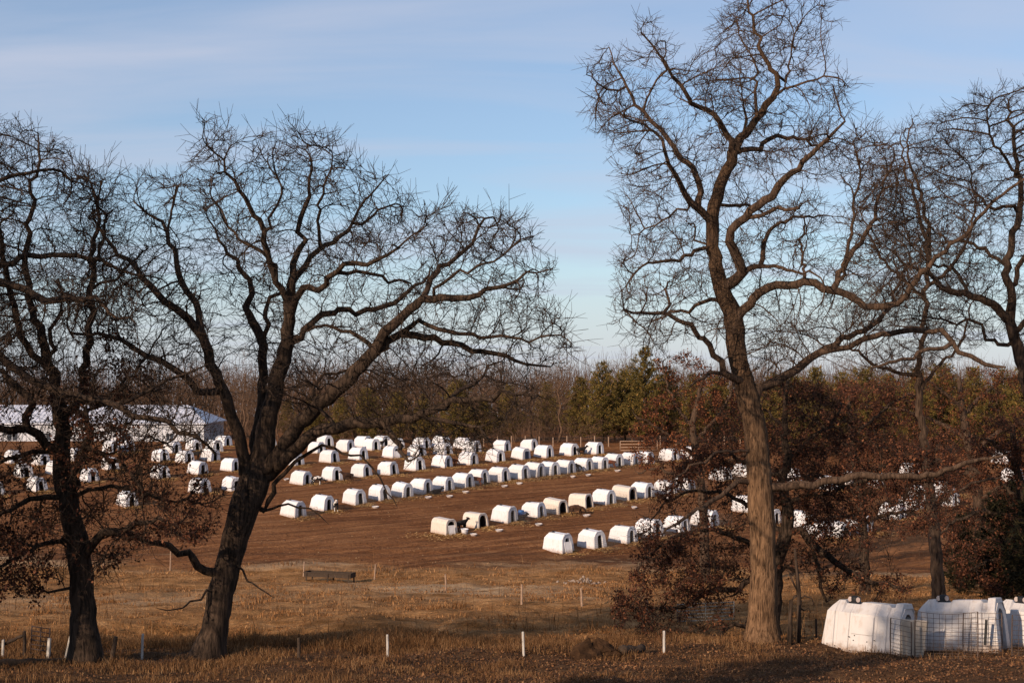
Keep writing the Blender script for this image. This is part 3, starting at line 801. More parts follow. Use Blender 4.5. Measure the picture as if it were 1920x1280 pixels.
# ------------------------------------------------------------------ the big oaks (limbs follow the real trees)
R1 = [
 ([(1428,1212,34),(1430,1180,30),(1432,1100,26),(1430,1000,25),(1425,900,25),(1415,800,23),(1402,740,24),(1390,695,21),(1381,640,21),(1378,600,21),(1368,570,18),(1353,537,17),(1343,494,15),(1339,450,15),(1336,422,15),(1345,383,14),(1361,332,13),(1380,284,12),(1392,258,10),(1420,219,8),(1451,172,7),(1461,137,5.5),(1437,98,4.5),(1420,47,3.5),(1412,0,2.5),(1406,-45,1.5)], 0.6),
 ([(1334,418,10),(1307,390,10),(1281,367,8),(1273,346,7),(1252,320,5.5),(1232,277,4),(1201,252,2.5)], -1.6),
 ([(1310,386,9),(1311,340,8),(1293,301,7.5),(1267,266,6.5),(1244,234,6),(1226,215,5.5),(1213,191,5),(1193,164,4),(1183,145,3.5),(1174,117,3),(1162,94,2.4),(1152,59,1.3)], 2.0),
 ([(1183,147,3),(1163,152,3),(1142,150,2.8),(1123,141,2.2),(1101,129,1.3)], -0.8),
 ([(1216,195,3.2),(1225,172,3),(1236,145,2.7),(1252,109,2.2),(1246,84,1.5)], -1.2),
 ([(1381,284,8),(1371,277,8),(1365,250,7.5),(1350,230,7),(1322,215,6.5),(1283,195,5.5),(1271,176,5),(1248,156,4),(1232,137,3.2),(1209,105,2.5),(1191,90,1.5)], -2.2),
 ([(1420,220,5),(1424,207,5),(1426,156,4),(1432,117,3),(1424,80,2)], 1.2),
 ([(1452,172,3.6),(1475,168,3.4),(1510,156,3),(1555,152,2)], -1.0),
 ([(1461,140,4),(1473,145,3.6),(1488,121,3),(1494,90,2.4),(1506,51,1.6)], 1.0),
 ([(1385,284,7),(1400,279,7),(1432,270,6.5),(1455,250,6),(1490,240,5),(1529,246,4),(1549,254,3.4),(1588,242,2)], 1.8),
 ([(1362,545,14),(1377,527,14),(1391,511,14),(1386,491,13),(1371,469,12),(1360,444,11),(1389,410,10.5),(1432,375,9.5),(1455,352,8.5),(1486,320,7),(1510,301,5.5),(1525,281,4),(1549,254,2.5)], -2.4),
 ([(1391,409,5),(1412,409,5),(1440,403,4.5),(1471,404,4)], -1.0),
 ([(1358,386,4.5),(1375,379,4.5),(1395,377,4),(1430,370,3.2),(1460,390,2)], 2.0),
 ([(1391,506,7),(1411,500,7),(1427,495,6.5),(1433,469,6),(1449,434,5.2),(1471,412,4.4),(1517,400,3.4),(1570,392,2)], 1.6),
 ([(1427,497,5),(1450,500,4.6),(1471,506,4),(1502,519,3),(1520,528,2)], -1.4),
 ([(1384,605,11.2),(1390,584,11.9),(1402,569,11.9),(1424,550,11.2),(1449,536,10.5),(1486,534,10.1),(1517,537,9.8),(1549,544,9.4),(1580,559,9.1),(1605,576,8.8),(1635,581,8.4),(1661,575,7.7),(1680,545,7.0),(1706,507,6.3),(1741,468,5.2),(1775,442,4.5),(1818,391,3.5),(1870,352,2.8),(1913,335,2.1)], -3.2),
 ([(1549,540,7.5),(1564,519,7.5),(1580,491,7),(1608,456,6),(1639,409,5),(1642,395,4.5),(1663,339,3.6),(1685,300,2.4),(1690,270,1.5)], 1.6),
 ([(1556,538,5),(1567,503,4.6),(1572,447,4),(1576,400,3.4),(1580,343,2.6),(1560,296,1.6)], -1.6),
 ([(1505,530,4),(1507,478,3.6),(1517,431,3),(1530,400,2)], 2.0),
 ([(1417,748,12.8),(1424,730,12.8),(1455,716,12.0),(1502,691,11.2),(1533,669,10.4),(1564,651,8.8),(1611,627,7.6),(1653,611,6.8),(1685,585,5.6),(1712,540,4.4),(1735,500,3.2),(1750,450,2.0)], 2.2),
 ([(1545,664,7.2),(1585,652,7.6),(1644,630,7.6),(1691,623,7.2),(1726,619,7.2),(1761,626,7.2),(1780,645,6.8),(1788,660,6.4),(1808,670,6.0),(1832,681,5.6),(1870,690,4.0)], -1.6),
 ([(1782,650,5.5),(1757,652,5.5),(1714,661,5),(1679,675,4.4),(1632,687,3.6),(1609,703,2.4)], -1.0),
 ([(1403,726,10),(1392,713,10),(1371,706,9.5),(1352,691,9),(1336,666,8),(1314,641,7),(1283,616,6.2),(1255,600,5.4),(1230,594,4.8),(1189,597,3.6),(1158,591,2.4)], -2.6),
 ([(1231,594,4),(1238,575,3.8),(1241,550,3.2),(1249,531,2.2)], 1.0),
 ([(1351,694,5),(1324,700,4.6),(1299,716,4),(1280,728,3)], -0.8),
 ([(1349,561,5.5),(1324,564,5),(1299,578,4.4),(1267,586,3.4),(1240,600,2)], 2.0),
 ([(1340,462,5.5),(1317,462,5.2),(1292,478,4.8),(1267,489,4.2),(1236,495,3.6),(1205,500,3),(1183,516,2.4),(1167,534,1.6)], -1.8),
 ([(1338,458,3),(1312,447,2.8),(1311,409,2.2)], 0.6),
 ([(1288,376,3.4),(1283,391,3.2),(1256,402,2.8),(1217,422,2.2),(1185,434,1.4)], 1.2),
 ([(1384,285,4),(1395,240,4.4),(1398,210,3)], -0.5),
 ([(1434,917,11),(1470,912,11),(1520,905,10),(1580,891,9.5),(1640,888,8.5),(1700,885,7.5),(1760,872,6),(1800,852,4.6),(1850,845,3)], -1.8),
 ([(1418,905,7),(1385,905,6.6),(1345,928,6),(1310,945,5),(1270,965,4),(1228,990,2.4)], -1.6),
 ([(1414,846,4),(1370,846,4),(1330,852,3.4),(1290,872,2.6),(1250,892,1.6)], -1.2),
]
R1_poly = [(1400,-60),(1470,-50),(1545,0),(1552,75),(1545,135),(1590,165),(1600,225),(1640,235),(1660,320),(1700,285),(1735,400),(1800,385),(1800,450),(1720,540),(1690,600),(1600,640),(1500,690),(1440,700),(1410,640),(1440,560),(1400,600),(1350,640),(1310,620),(1250,650),(1170,650),(1135,600),(1140,520),(1160,470),(1200,440),(1160,400),(1165,330),(1140,270),(1112,205),(1105,140),(1125,60),(1200,70),(1262,85),(1300,140),(1350,100),(1385,110),(1362,30)]
L2 = [
 ([(388,1236,33),(398,1195,28),(406,1160,26),(422,1077,25),(445,993,27),(462,940,31),(478,900,31),(492,845,23),(502,790,20),(513,735,18),(524,690,17),(535,640,15),(537,600,14),(540,570,12),(547,520,9),(553,491,7.5),(558,448,6.5),(558,405,5.5),(575,370,4.4),(579,336,3.4),(584,300,2)], 0.4),
 ([(466,905,17),(455,845,15),(446,795,14),(430,745,13.5),(414,700,13),(403,659,12),(393,631,11.5),(370,603,10.5),(347,584,9.5),(328,570,9),(309,547,8),(291,528,7),(272,495,5.5),(244,472,4.4),(225,439,3.2),(214,405,2)], -2.0),
 ([(393,632,9),(389,603,9),(375,570,8.5),(347,528,8),(328,491,7),(309,453,6),(300,411,4.6),(277,402,3.6),(234,373,2.2)], 1.8),
 ([(303,425,3.6),(307,378,3),(305,341,1.8)], 1.0),
 ([(424,730,9),(389,733,9),(366,702,8.5),(328,678,7.5),(300,662,6.5),(272,643,5.4),(225,631,4),(190,620,2.4)], -2.6),
 ([(474,880,15),(476,820,14),(482,760,13),(480,705,12.5),(476,650,12),(459,602,11),(436,568,9.5),(448,546,8),(446,521,7),(420,491,6),(399,460,4.8),(377,435,3.6),(360,398,2)], 2.2),
 ([(478,660,7),(485,625,6.5),(485,577,6),(493,551,5.4),(511,545,5)], 0.5),
 ([(540,572,8),(528,542,8.5),(515,491,8),(502,439,7),(485,396,5.8),(468,362,4.6),(450,336,3.5),(433,303,2)], -2.0),
 ([(545,540,8),(553,512,8),(568,495,7.6),(592,465,6.8),(627,439,5.8),(652,413,4.8),(687,392,3.6),(730,364,2)], 1.8),
 ([(592,466,5),(596,422,4.4),(596,379,3.8),(618,336,2.6),(625,300,1.6)], -1.4),
 ([(500,440,4),(520,400,3.6),(525,350,3),(505,310,2)], 1.2),
 ([(652,413,4),(665,380,3.4),(700,345,2.4),(730,325,1.4)], -1.0),
 ([(537,600,9),(553,568,9),(566,546,8.5),(601,542,8),(627,525,7.4),(657,497,6.4),(700,503,5.4),(738,486,4),(766,463,2.2)], -2.4),
 ([(640,520,5),(687,512,4.6),(730,523,3.8),(775,527,2.4)], 1.4),
 ([(536,642,9),(558,628,9),(584,602,8.5),(618,581,8),(665,581,7.4),(712,572,6.6),(747,551,5.6),(768,529,4.6),(800,505,3)], 1.6),
 ([(520,528,5.4),(493,469,5),(463,456,4.4),(437,443,3.8),(416,400,2.8),(385,372,1.8)], 1.0),
 ([(482,905,19),(515,862,19),(540,828,18.5),(567,795,18),(609,753,17.5),(652,718,17),(687,684,16.5),(712,660,15.5),(734,628,13),(764,598,11.5),(803,572,10),(837,568,8.6),(880,568,7.4),(901,559,6.4),(944,546,4.8),(987,529,2.8),(1025,522,1.5)], -2.8),
 ([(803,572,7),(816,529,7),(833,503,6.2),(859,491,5.4),(880,465,4.6),(902,430,3.6),(925,405,2.2)], 1.8),
 ([(826,568,4.6),(835,540,4.4),(870,520,3.8),(930,500,2.8),(985,460,1.6)], -1.2),
 ([(720,655,10),(740,643,10),(764,632,9.5),(803,632,9),(850,650,8),(902,658,6.8),(944,671,5.4),(987,684,3.8),(1030,690,2)], 1.4),
 ([(764,625,6),(777,607,6),(807,615,5.6),(850,628,5),(902,632,4.4),(944,637,3.6),(1009,641,2.6),(1058,634,1.5)], -1.6),
 ([(708,664,6),(687,641,5.6),(665,624,5),(644,615,4.4),(601,615,3.6),(572,625,2)], 1.2),
 ([(494,895,17),(533,866,16.5),(567,834,15.5),(600,811,14.5),(640,797,14),(695,791,13),(733,788,12),(780,778,10),(830,760,9),(858,744,8),(888,748,7),(926,742,5.6),(965,734,4.2),(1003,740,2.6)], -3.4),
 ([(733,790,8),(750,812,7),(765,838,5.6),(778,856,3.4)], -1.0),
 ([(860,744,5),(876,724,5),(893,715,4.4),(907,697,3.4),(935,680,2)], 1.0),
 ([(800,773,6),(850,785,5),(899,796,4),(920,823,2.4)], -0.8),
 ([(640,797,5),(610,770,5),(590,745,4.6),(600,712,4),(650,700,3.4),(680,690,2.4)], 1.2),
 ([(490,955,7),(517,908,6),(535,881,5.4),(561,863,4.8),(587,849,4.2),(613,842,3.8),(647,848,3.2),(681,855,2.8),(702,874,2.4),(718,894,2.2),(736,918,1.8),(758,943,1.2)], -1.0),
 ([(496,957,3.6),(525,947,3.2),(561,947,2.6),(587,952,2.2),(608,960,1.8),(621,978,1.2)], -0.6),
 ([(415,1080,11),(395,1066,11),(380,1052,10.5),(358,1031,9.5),(316,1010,8),(270,993,6),(236,989,4)], -1.4),
 ([(432,1050,4),(455,1070,3),(480,1090,2.4),(520,1110,1.5)], -0.8),
 ([(418,1100,4),(380,1110,3),(350,1130,2),(320,1120,1.2)], -1.4),
]
L2_poly = [(405,290),(440,266),(500,266),(540,262),(600,258),(660,285),(690,325),(745,325),(768,370),(735,420),(700,440),(730,470),(790,430),(870,396),(930,396),(995,440),(1005,500),(1040,515),(1015,570),(1072,625),(1065,685),(1005,700),(1020,745),(960,785),(900,840),(800,850),(700,800),(640,740),(560,800),(520,700),(430,680),(340,700),(230,670),(185,620),(205,500),(205,400),(240,320),(330,322),(385,350)]
L1 = [
 ([(160,1243,30),(158,1200,27),(157,1160,25),(152,1098,23),(148,1056,23),(140,1010,22),(126,950,20),(115,900,19),(112,850,18),(109,790,16),(98,725,13.5),(90,680,12),(77,650,10),(62,612,9),(46,557,7.5),(40,500,6.5),(42,422,5.4),(46,368,4.4),(51,317,3.4),(62,275,2.4),(55,243,1.4)], 0.6),
 ([(92,685,10),(76,678,9.5),(47,642,9),(34,578,8),(30,515,7),(27,431,5),(13,389,3),(5,350,1.6)], -1.6),
 ([(110,790,12),(133,763,11.5),(146,728,11),(148,675,10.5),(153,620,9.5),(148,557,8.5),(145,481,7),(152,422,5.4),(148,368,4),(139,325,2)], 1.4),
 ([(146,490,5),(169,456,4.6),(185,420,3.8),(178,370,2.8),(200,335,1.6)], -1.2),
 ([(148,540,4),(180,520,4),(215,490,3),(240,450,1.8)], 1.0),
 ([(92,668,6),(87,620,5.4),(92,583,4),(95,560,2)], 0.8),
 ([(128,955,13),(145,893,12.5),(160,860,12),(180,833,10),(187,800,8.5),(183,767,8)], -1.2),
 ([(175,840,7),(215,845,6),(250,860,5),(285,890,3.6),(310,920,2)], -1.2),
 ([(150,1050,12),(164,1031,12),(198,997,11),(236,993,9),(261,980,7.5),(291,970,5.5),(330,975,4),(370,1000,2)], -1.0),
 ([(113,850,12),(90,833,12),(62,806,11),(33,803,10),(0,790,8.5),(-40,770,6)], -1.4),
 ([(66,806,10),(57,763,9.5),(20,720,8.5),(0,707,7.5),(-50,670,5)], 1.2),
 ([(112,860,6),(82,847,6),(50,853,5.4),(20,867,4.4),(-20,875,3)], -1.4),
 ([(122,940,8),(80,930,7),(40,950,5.4),(0,985,4)], -1.6),
 ([(140,1020,7),(100,1010,6),(60,1030,5),(20,1060,3.6),(-10,1075,2)], -1.8),
 ([(126,950,6),(160,920,5.6),(200,915,5),(250,925,4),(300,940,3),(350,950,2)], 0.8),
 ([(105,760,5),(150,770,5),(200,740,4.4),(240,700,3.6),(265,660,2.4),(300,600,1.6)], 0.8),
 ([(148,1092,4),(125,1100,4),(100,1106,3)], -0.5),
]
L1_poly = [(0,235),(45,222),(112,285),(130,325),(200,320),(235,420),(215,520),(200,640),(230,690),(270,640),(290,720),(330,850),(410,930),(425,985),(380,1015),(300,1010),(250,1005),(205,1090),(150,1050),(75,1120),(20,1085),(-60,1110),(-120,900),(-120,600),(-100,300)]
L1_leaf = [(-100,770),(60,775),(170,690),(195,600),(235,620),(290,720),(330,850),(410,925),(425,1000),(380,1020),(300,1015),(250,1005),(215,1090),(150,1050),(75,1125),(20,1090),(-100,1110)]
L0 = [
 ([(-118,1246,36),(-112,1150,31),(-108,1000,29),(-104,850,28),(-98,720,25),(-90,620,21),(-84,540,17),(-78,450,13),(-70,370,9),(-60,300,6),(-50,240,3)], 0.5),
 ([(-98,615,12),(-40,640,11.5),(0,668,11),(60,705,10.5),(130,737,10),(230,757,8.5),(310,787,6.5),(380,820,4.5),(425,850,2.5)], -1.2),
 ([(-86,520,10),(-40,500,9),(0,488,8),(34,477,7.4),(76,471,7),(139,475,5.8),(177,486,4.6),(219,507,3.4),(270,515,2)], 1.4),
 ([(-90,570,12),(-40,535,11),(0,530,10.5),(42,536,10),(76,557,9.5),(110,568,9),(156,566,7.5),(202,574,5.4),(250,600,3.6),(290,610,2)], -1.6),
 ([(-72,380,6),(-30,335,5.6),(0,321,5),(25,311,4.4),(63,306,3.8),(97,321,2.8),(135,340,1.6)], 1.2),
 ([(-80,460,6),(-40,430,5),(-10,380,4),(0,340,3),(10,300,1.6)], -1.0),
 ([(228,758,5),(270,740,5),(310,715,4.4),(340,700,3.6),(390,690,2)], 0.8),
 ([(-100,700,12),(-160,620,10),(-220,560,7),(-280,500,4)], 1.5),
 ([(-95,650,10),(-150,520,8),(-190,420,6),(-200,330,3)], -2.0),
]
L0_poly = [(-60,220),(20,225),(60,290),(130,310),(120,380),(60,420),(150,440),(280,500),(300,600),(180,620),(60,600),(160,700),(300,680),(400,680),(440,850),(350,840),(200,790),(80,740),(-60,700),(-280,560),(-330,420),(-220,290)]
R3 = [
 ([(1990,1172,27),(1982,1090,24),(1966,950,22),(1945,800,21),(1920,695,19),(1905,638,17),(1897,600,16),(1900,565,13),(1891,512,12),(1900,450,11),(1917,400,10),(1915,330,8),(1905,250,5.5),(1893,185,2.5)], 0.3),
 ([(1898,600,14),(1870,577,13),(1844,563,12),(1801,554,11),(1758,541,9),(1741,524,7.5),(1715,511,6),(1680,500,4),(1640,470,2)], -1.6),
 ([(1820,556,6),(1797,515,5.6),(1775,498,4.8),(1745,480,3.4),(1720,440,2)], 1.4),
 ([(1914,410,6),(1904,386,6),(1865,395,5.4),(1840,386,4.6),(1815,360,3.2),(1800,320,1.8)], -1.2),
 ([(1891,505,6),(1857,468,5.6),(1827,447,5),(1801,442,4),(1770,420,2.4)], 1.4),
 ([(1916,330,5),(1880,300,4.6),(1845,270,3.8),(1830,220,2.4)], -1.2),
 ([(1905,640,7),(1870,640,6),(1840,600,5),(1800,600,3.6),(1760,590,2)], 1.4),
 ([(1896,530,8),(1940,470,8),(1990,420,6),(2040,380,3)], 1.0),
 ([(1905,620,9),(1960,560,8),(2030,520,6),(2090,500,3)], -1.4),
]
R3_poly = [(1640,560),(1655,420),(1700,300),(1750,215),(1835,180),(1920,165),(2080,210),(2140,400),(2110,600),(1950,640),(1800,640),(1700,600)]
R2 = [
 ([(1764,1146,16),(1760,1112,14.5),(1754,1019,13),(1748,953,12),(1742,894,10.5),(1734,820,9),(1726,750,8),(1724,690,7),(1730,640,6.5),(1738,580,6),(1744,494,5.4),(1736,430,4.6),(1718,365,3.6),(1702,313,2.6),(1693,255,1.6)], 0.4),
 ([(1748,500,6),(1751,430,5.4),(1735,350,4.4),(1716,280,3.2),(1726,215,1.6)], 1.0),
 ([(1740,560,6),(1700,530,5),(1660,500,4),(1620,440,2.6),(1600,400,1.6)], -1.4),
 ([(1742,540,6),(1790,500,5.4),(1830,440,4.2),(1850,360,2.4)], 1.2),
 ([(1725,705,6),(1650,690,5),(1600,660,3.8),(1560,650,2.4)], -1.2),
 ([(1726,730,6),(1760,690,5),(1810,640,3.8),(1840,560,2)], 1.0),
 ([(1749,955,5),(1775,930,5),(1810,905,4),(1860,890,3)], -1.0),
]
R2_poly = [(1560,660),(1600,520),(1580,400),(1640,300),(1690,230),(1740,200),(1790,280),(1850,330),(1870,480),(1850,640),(1780,700),(1640,710)]
R4 = [
 ([(1448,1196,15),(1452,1126,13.5),(1459,1054,13.5),(1472,1009,13),(1480,960,11),(1470,905,9.5),(1480,850,8),(1475,780,6),(1480,720,3.5)], 0.4),
 ([(1474,1005,10),(1498,990,10),(1514,1012,9.5),(1552,1046,8.5),(1600,1073,7),(1650,1090,5),(1700,1095,3)], -1.0),
 ([(1458,1058,8),(1405,1081,8),(1382,1099,7.5),(1312,1099,7),(1286,1121,6),(1249,1126,5),(1200,1120,3.6),(1150,1118,2)], -2.0),
 ([(1454,1095,6.5),(1411,1121,6),(1403,1150,5.6),(1387,1168,5.4),(1366,1158,5),(1339,1176,4.4),(1307,1178,3.8),(1273,1191,2.4)], -1.8),
 ([(1466,1030,8),(1420,1020,7),(1360,1000,6),(1300,990,5),(1240,1010,3.6),(1190,1050,2.4)], -1.4),
 ([(1472,1000,7),(1420,960,6),(1370,930,5),(1310,925,4),(1260,940,3),(1230,980,2)], 1.0),
 ([(1478,950,7),(1520,930,6.4),(1570,915,5.6),(1630,895,4.6),(1700,890,3.4),(1760,880,2)], -1.2),
 ([(1470,905,6),(1430,880,5),(1380,860,4.4),(1330,850,3.6),(1280,860,2)], -1.2),
 ([(1478,860,6),(1520,830,5),(1570,800,4),(1600,760,2.6)], 1.2),
 ([(1472,800,4),(1440,770,3.4),(1400,750,2.6)], 1.0),
 ([(1455,1080,6),(1480,1060,5),(1492,1066,4.6),(1497,1113,4),(1496,1206,4.4)], -0.3),
 ([(1515,1020,5),(1535,1060,5),(1540,1100,4.4),(1555,1130,3)], 0.6),
]
R4_poly = [(1135,1120),(1180,1060),(1190,1000),(1235,920),(1270,850),(1330,810),(1400,740),(1480,700),(1570,740),(1640,800),(1770,860),(1780,920),(1700,960),(1620,1000),(1560,1040),(1690,1080),(1680,1120),(1540,1110),(1420,1060),(1400,1110),(1290,1190),(1200,1190)]
R5 = [
 ([(1322,1040,10),(1320,980,9),(1314,900,8.5),(1306,850,8),(1300,800,7),(1310,750,5.5),(1320,705,3)], 0.3),
 ([(1308,860,6),(1270,830,5.4),(1230,800,4),(1190,780,2.4)], -1.2),
 ([(1304,830,5),(1340,790,4.6),(1370,750,3.6),(1385,700,2)], 1.0),
 ([(1302,800,5),(1270,760,4),(1250,710,2.6),(1245,675,1.6)], 1.0),
 ([(1312,890,5),(1350,870,4.4),(1400,850,3.4),(1450,840,2)], -1.0),
 ([(1314,900,5),(1270,890,4.4),(1230,880,3.4),(1200,890,2)], 1.0),
]
R5_poly = [(1195,880),(1180,780),(1230,740),(1225,670),(1290,660),(1345,690),(1390,690),(1400,760),(1460,830),(1400,880),(1320,900),(1260,910)]
R6 = [
 ([(1842,1090,13),(1840,1020,12),(1836,950,11),(1828,880,10),(1815,820,9),(1805,760,7),(1800,710,4)], 0.3),
 ([(1832,900,8),(1780,870,7),(1720,860,5.6),(1650,870,4),(1590,880,2.4)], -1.4),
 ([(1822,850,7),(1870,810,6),(1920,790,4.6),(1970,780,3)], -1.2),
 ([(1815,820,6),(1760,790,5.2),(1700,770,4),(1640,760,2.4)], 1.4),
 ([(1805,765,5),(1760,730,4.2),(1720,705,3),(1680,700,2)], -1.0),
 ([(1808,780,5),(1850,740,4),(1900,710,2.6)], 1.2),
 ([(1836,940,6),(1880,910,5.4),(1930,900,4),(1980,910,2.4)], -1.0),
 ([(1838,960,6),(1790,950,5),(1740,970,3.6),(1700,1000,2)], -1.4),
]
R6_poly = [(1560,890),(1560,760),(1620,700),(1720,690),(1820,690),(1930,690),(2000,760),(2000,920),(1900,960),(1800,990),(1700,1010),(1690,940),(1620,920)]

R7 = [
 ([(1622,1080,10),(1620,1000,9),(1612,930,8.5),(1604,870,7.5),(1598,800,6),(1594,740,3)], 0.3),
 ([(1612,930,6),(1560,900,5),(1510,890,4),(1470,895,2)], -1.2), ([(1608,900,6),(1660,870,5),(1710,860,4),(1760,865,2)], -1.0),
 ([(1602,850,5),(1560,810,4.4),(1520,780,3),(1490,770,2)], 1.2), ([(1600,820,5),(1650,780,4),(1690,750,3),(1720,740,2)], 1.0),
 ([(1616,970,6),(1570,965,5),(1520,975,3.6),(1480,990,2)], -1.4), ([(1617,980,6),(1670,960,5),(1720,965,3.6),(1770,985,2)], -1.2),
]
R7_poly = [(1455,1000),(1450,880),(1470,760),(1540,720),(1620,715),(1720,720),(1780,820),(1790,990),(1700,1000),(1640,1010),(1560,1010)]
R8 = [
 ([(1930,1110,11),(1926,1030,10),(1920,950,9),(1912,880,7.5),(1905,810,5)], 0.3),
 ([(1922,980,7),(1870,960,6),(1820,960,4.6),(1770,980,3),(1745,1000,2)], -1.2), ([(1920,940,6),(1870,900,5),(1820,880,3.6),(1780,880,2)], 1.0),
 ([(1915,890,5),(1870,840,4.4),(1830,820,3),(1800,820,2)], -1.0), ([(1926,1030,7),(1880,1040,6),(1830,1050,4.6),(1790,1070,3)], -1.4), ([(1918,930,6),(1960,890,5),(2010,870,3)], 1.0),
]
R8_poly = [(1740,1010),(1760,900),(1790,800),(1880,770),(2010,800),(2020,1000),(1960,1080),(1880,1090),(1790,1100),(1760,1060)]
def tree_Y(px, py): return px_ground(px, py).y
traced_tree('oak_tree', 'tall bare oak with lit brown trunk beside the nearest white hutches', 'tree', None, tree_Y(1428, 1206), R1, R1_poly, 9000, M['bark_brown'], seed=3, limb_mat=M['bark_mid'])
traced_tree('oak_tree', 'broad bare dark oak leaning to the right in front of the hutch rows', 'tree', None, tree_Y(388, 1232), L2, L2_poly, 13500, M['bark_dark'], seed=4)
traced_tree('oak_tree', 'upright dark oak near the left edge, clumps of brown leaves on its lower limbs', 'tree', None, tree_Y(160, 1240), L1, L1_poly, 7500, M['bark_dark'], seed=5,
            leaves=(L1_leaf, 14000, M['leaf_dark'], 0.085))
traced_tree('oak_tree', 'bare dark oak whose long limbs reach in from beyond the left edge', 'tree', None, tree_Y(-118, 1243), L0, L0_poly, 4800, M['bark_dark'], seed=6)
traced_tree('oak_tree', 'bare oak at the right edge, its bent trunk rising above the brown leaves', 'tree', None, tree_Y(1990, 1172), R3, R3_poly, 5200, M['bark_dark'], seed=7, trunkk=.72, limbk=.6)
traced_tree('oak_tree', 'slim bare oak standing right behind the nearest hutches', 'tree', None, tree_Y(1764, 1142), R2, R2_poly, 3200, M['bark_mid'], seed=8, trunkk=.9, limbk=.65)
traced_tree('oak_tree', 'low spreading oak hung with brown leaves just behind the tall brown trunk', 'tree', None, tree_Y(1448, 1190), R4, R4_poly, 3200, M['bark_dark'], seed=9,
            leaves=(R4_poly, 29000, M['leaf_dark'], 0.085))
traced_tree('oak_tree', 'small russet leaved oak at the field edge, left of the tall brown trunk', 'tree', None, 92.0, R5, R5_poly, 1300, M['bark_mid'], seed=10, D=0.4, dk=0.6,
            leaves=(R5_poly, 10000, M['leaf_brown'], 0.14))
traced_tree('oak_tree', 'wide russet leaved oak at the right behind the slim bare oak', 'tree', None, tree_Y(1842, 1085), R6, R6_poly, 2200, M['bark_mid'], seed=12, D=0.4, dk=0.6,
            leaves=(R6_poly, 26000, M['leaf_brown'], 0.115))

traced_tree('oak_tree', 'dense dark russet oak in the tangle between the tall oak and the slim bare one', 'tree', None, 74.0, R7, R7_poly, 1800, M['bark_dark'], seed=14, D=0.3, dk=0.5,
            leaves=(R7_poly, 22000, M['leaf_dark'], 0.115))
traced_tree('oak_tree', 'dense dark russet oak low at the right edge above the near hutches', 'tree', None, 66.0, R8, R8_poly, 1600, M['bark_dark'], seed=15, D=0.3, dk=0.5,
            leaves=(R8_poly, 20000, M['leaf_dark'], 0.11))

# ------------------------------------------------------------------ far wood: bare trees, shrubs, conifers
def copy_tree(root):
    c = root.copy(); COL.objects.link(c)
    for ch in root.children:
        k = ch.copy(); COL.objects.link(k); k.parent = c
        for g in ch.children:
            d = g.copy(); COL.objects.link(d); d.parent = k
    return c

def generic_bare(h, cw, base_frac, natt, seed, mat, r0, twig_per=1.0, stems=1, D=0.42):
    """returns (trunk mesh, crown mesh) of a leafless tree standing at the origin"""
    rg = np.random.default_rng(seed)
    sk = Skeleton()
    for st in range(stems):
        ph = rg.random() * 6.28; lean = (0.35 if stems > 1 else 0.04) * h
        n = 7
        pts = [np.array([math.cos(ph) * lean * (i / (n - 1)) ** 1.3 + rg.normal() * 0.02 * h * (i > 0), math.sin(ph) * lean * (i / (n - 1)) ** 1.3 + rg.normal() * 0.02 * h * (i > 0), -0.1 + h * 0.8 * i / (n - 1)]) for i in range(n)]
        sk.polyline(pts, np.linspace(r0, r0 * 0.18, n), 0, -1, 0.35, 0.1)
    u = rg.normal(size=(natt, 3)); u /= np.linalg.norm(u, axis=1)[:, None]
    rr = rg.random(natt) ** 0.4
    zc = h * (base_frac + 1) / 2; hz = h * (1 - base_frac) / 2
    A = u * rr[:, None] * np.array([cw, cw, hz]) + np.array([0, 0, zc])
    A *= 1 + 0.12 * (vnoise(u[:, 0] * 3 + seed, u[:, 2] * 3) - 0.5)[:, None]
    P, par, lm, n0 = colonize(sk, A, D=D, di=3.5, dk=D * 1.4, seed=seed, up=0.22, jit=0.25, start=2)
    fr = np.zeros(len(P)); fr[:n0] = sk.fr
    r = pipe_radii(P, par, fr, n0, tip=0.014)
    tr, cr = [], []
    for c in chains(P, par, r, lm, n0):
        idx = c if par[c[0]] < 0 else [par[c[0]]] + c
        if len(idx) < 2: continue
        rad = r[idx].copy()
        if par[c[0]] >= 0: rad[0] = min(rad[0], rad[1] * 1.2)
        rad[-1] *= 0.5
        (tr if c[0] < n0 else cr).append(tube_np(P[idx], rad, 7 if c[0] < n0 else 3))
    thin = np.where(np.arange(len(P)) >= n0)[0]
    src = np.repeat(thin, rg.poisson(twig_per, len(thin)))
    d0 = P[src] - P[par[src]]; d0 /= np.linalg.norm(d0, axis=1)[:, None] + 1e-9
    d0 = d0 * 0.8 + rg.normal(size=d0.shape) * 0.5 + np.array([0, 0, 0.3]); d0 /= np.linalg.norm(d0, axis=1)[:, None]
    V, Fq, *_ = twig_arrays(P[src], d0, 0.5 + 0.7 * rg.random(len(src)), 0.012, 0.007)
    cr.append((V, Fq))
    a = merge_tubes(tr); b = merge_tubes(cr)
    return mesh_np('trunk', a[0], a[1], mat, True), mesh_np('crown', b[0], b[1], mat, True)

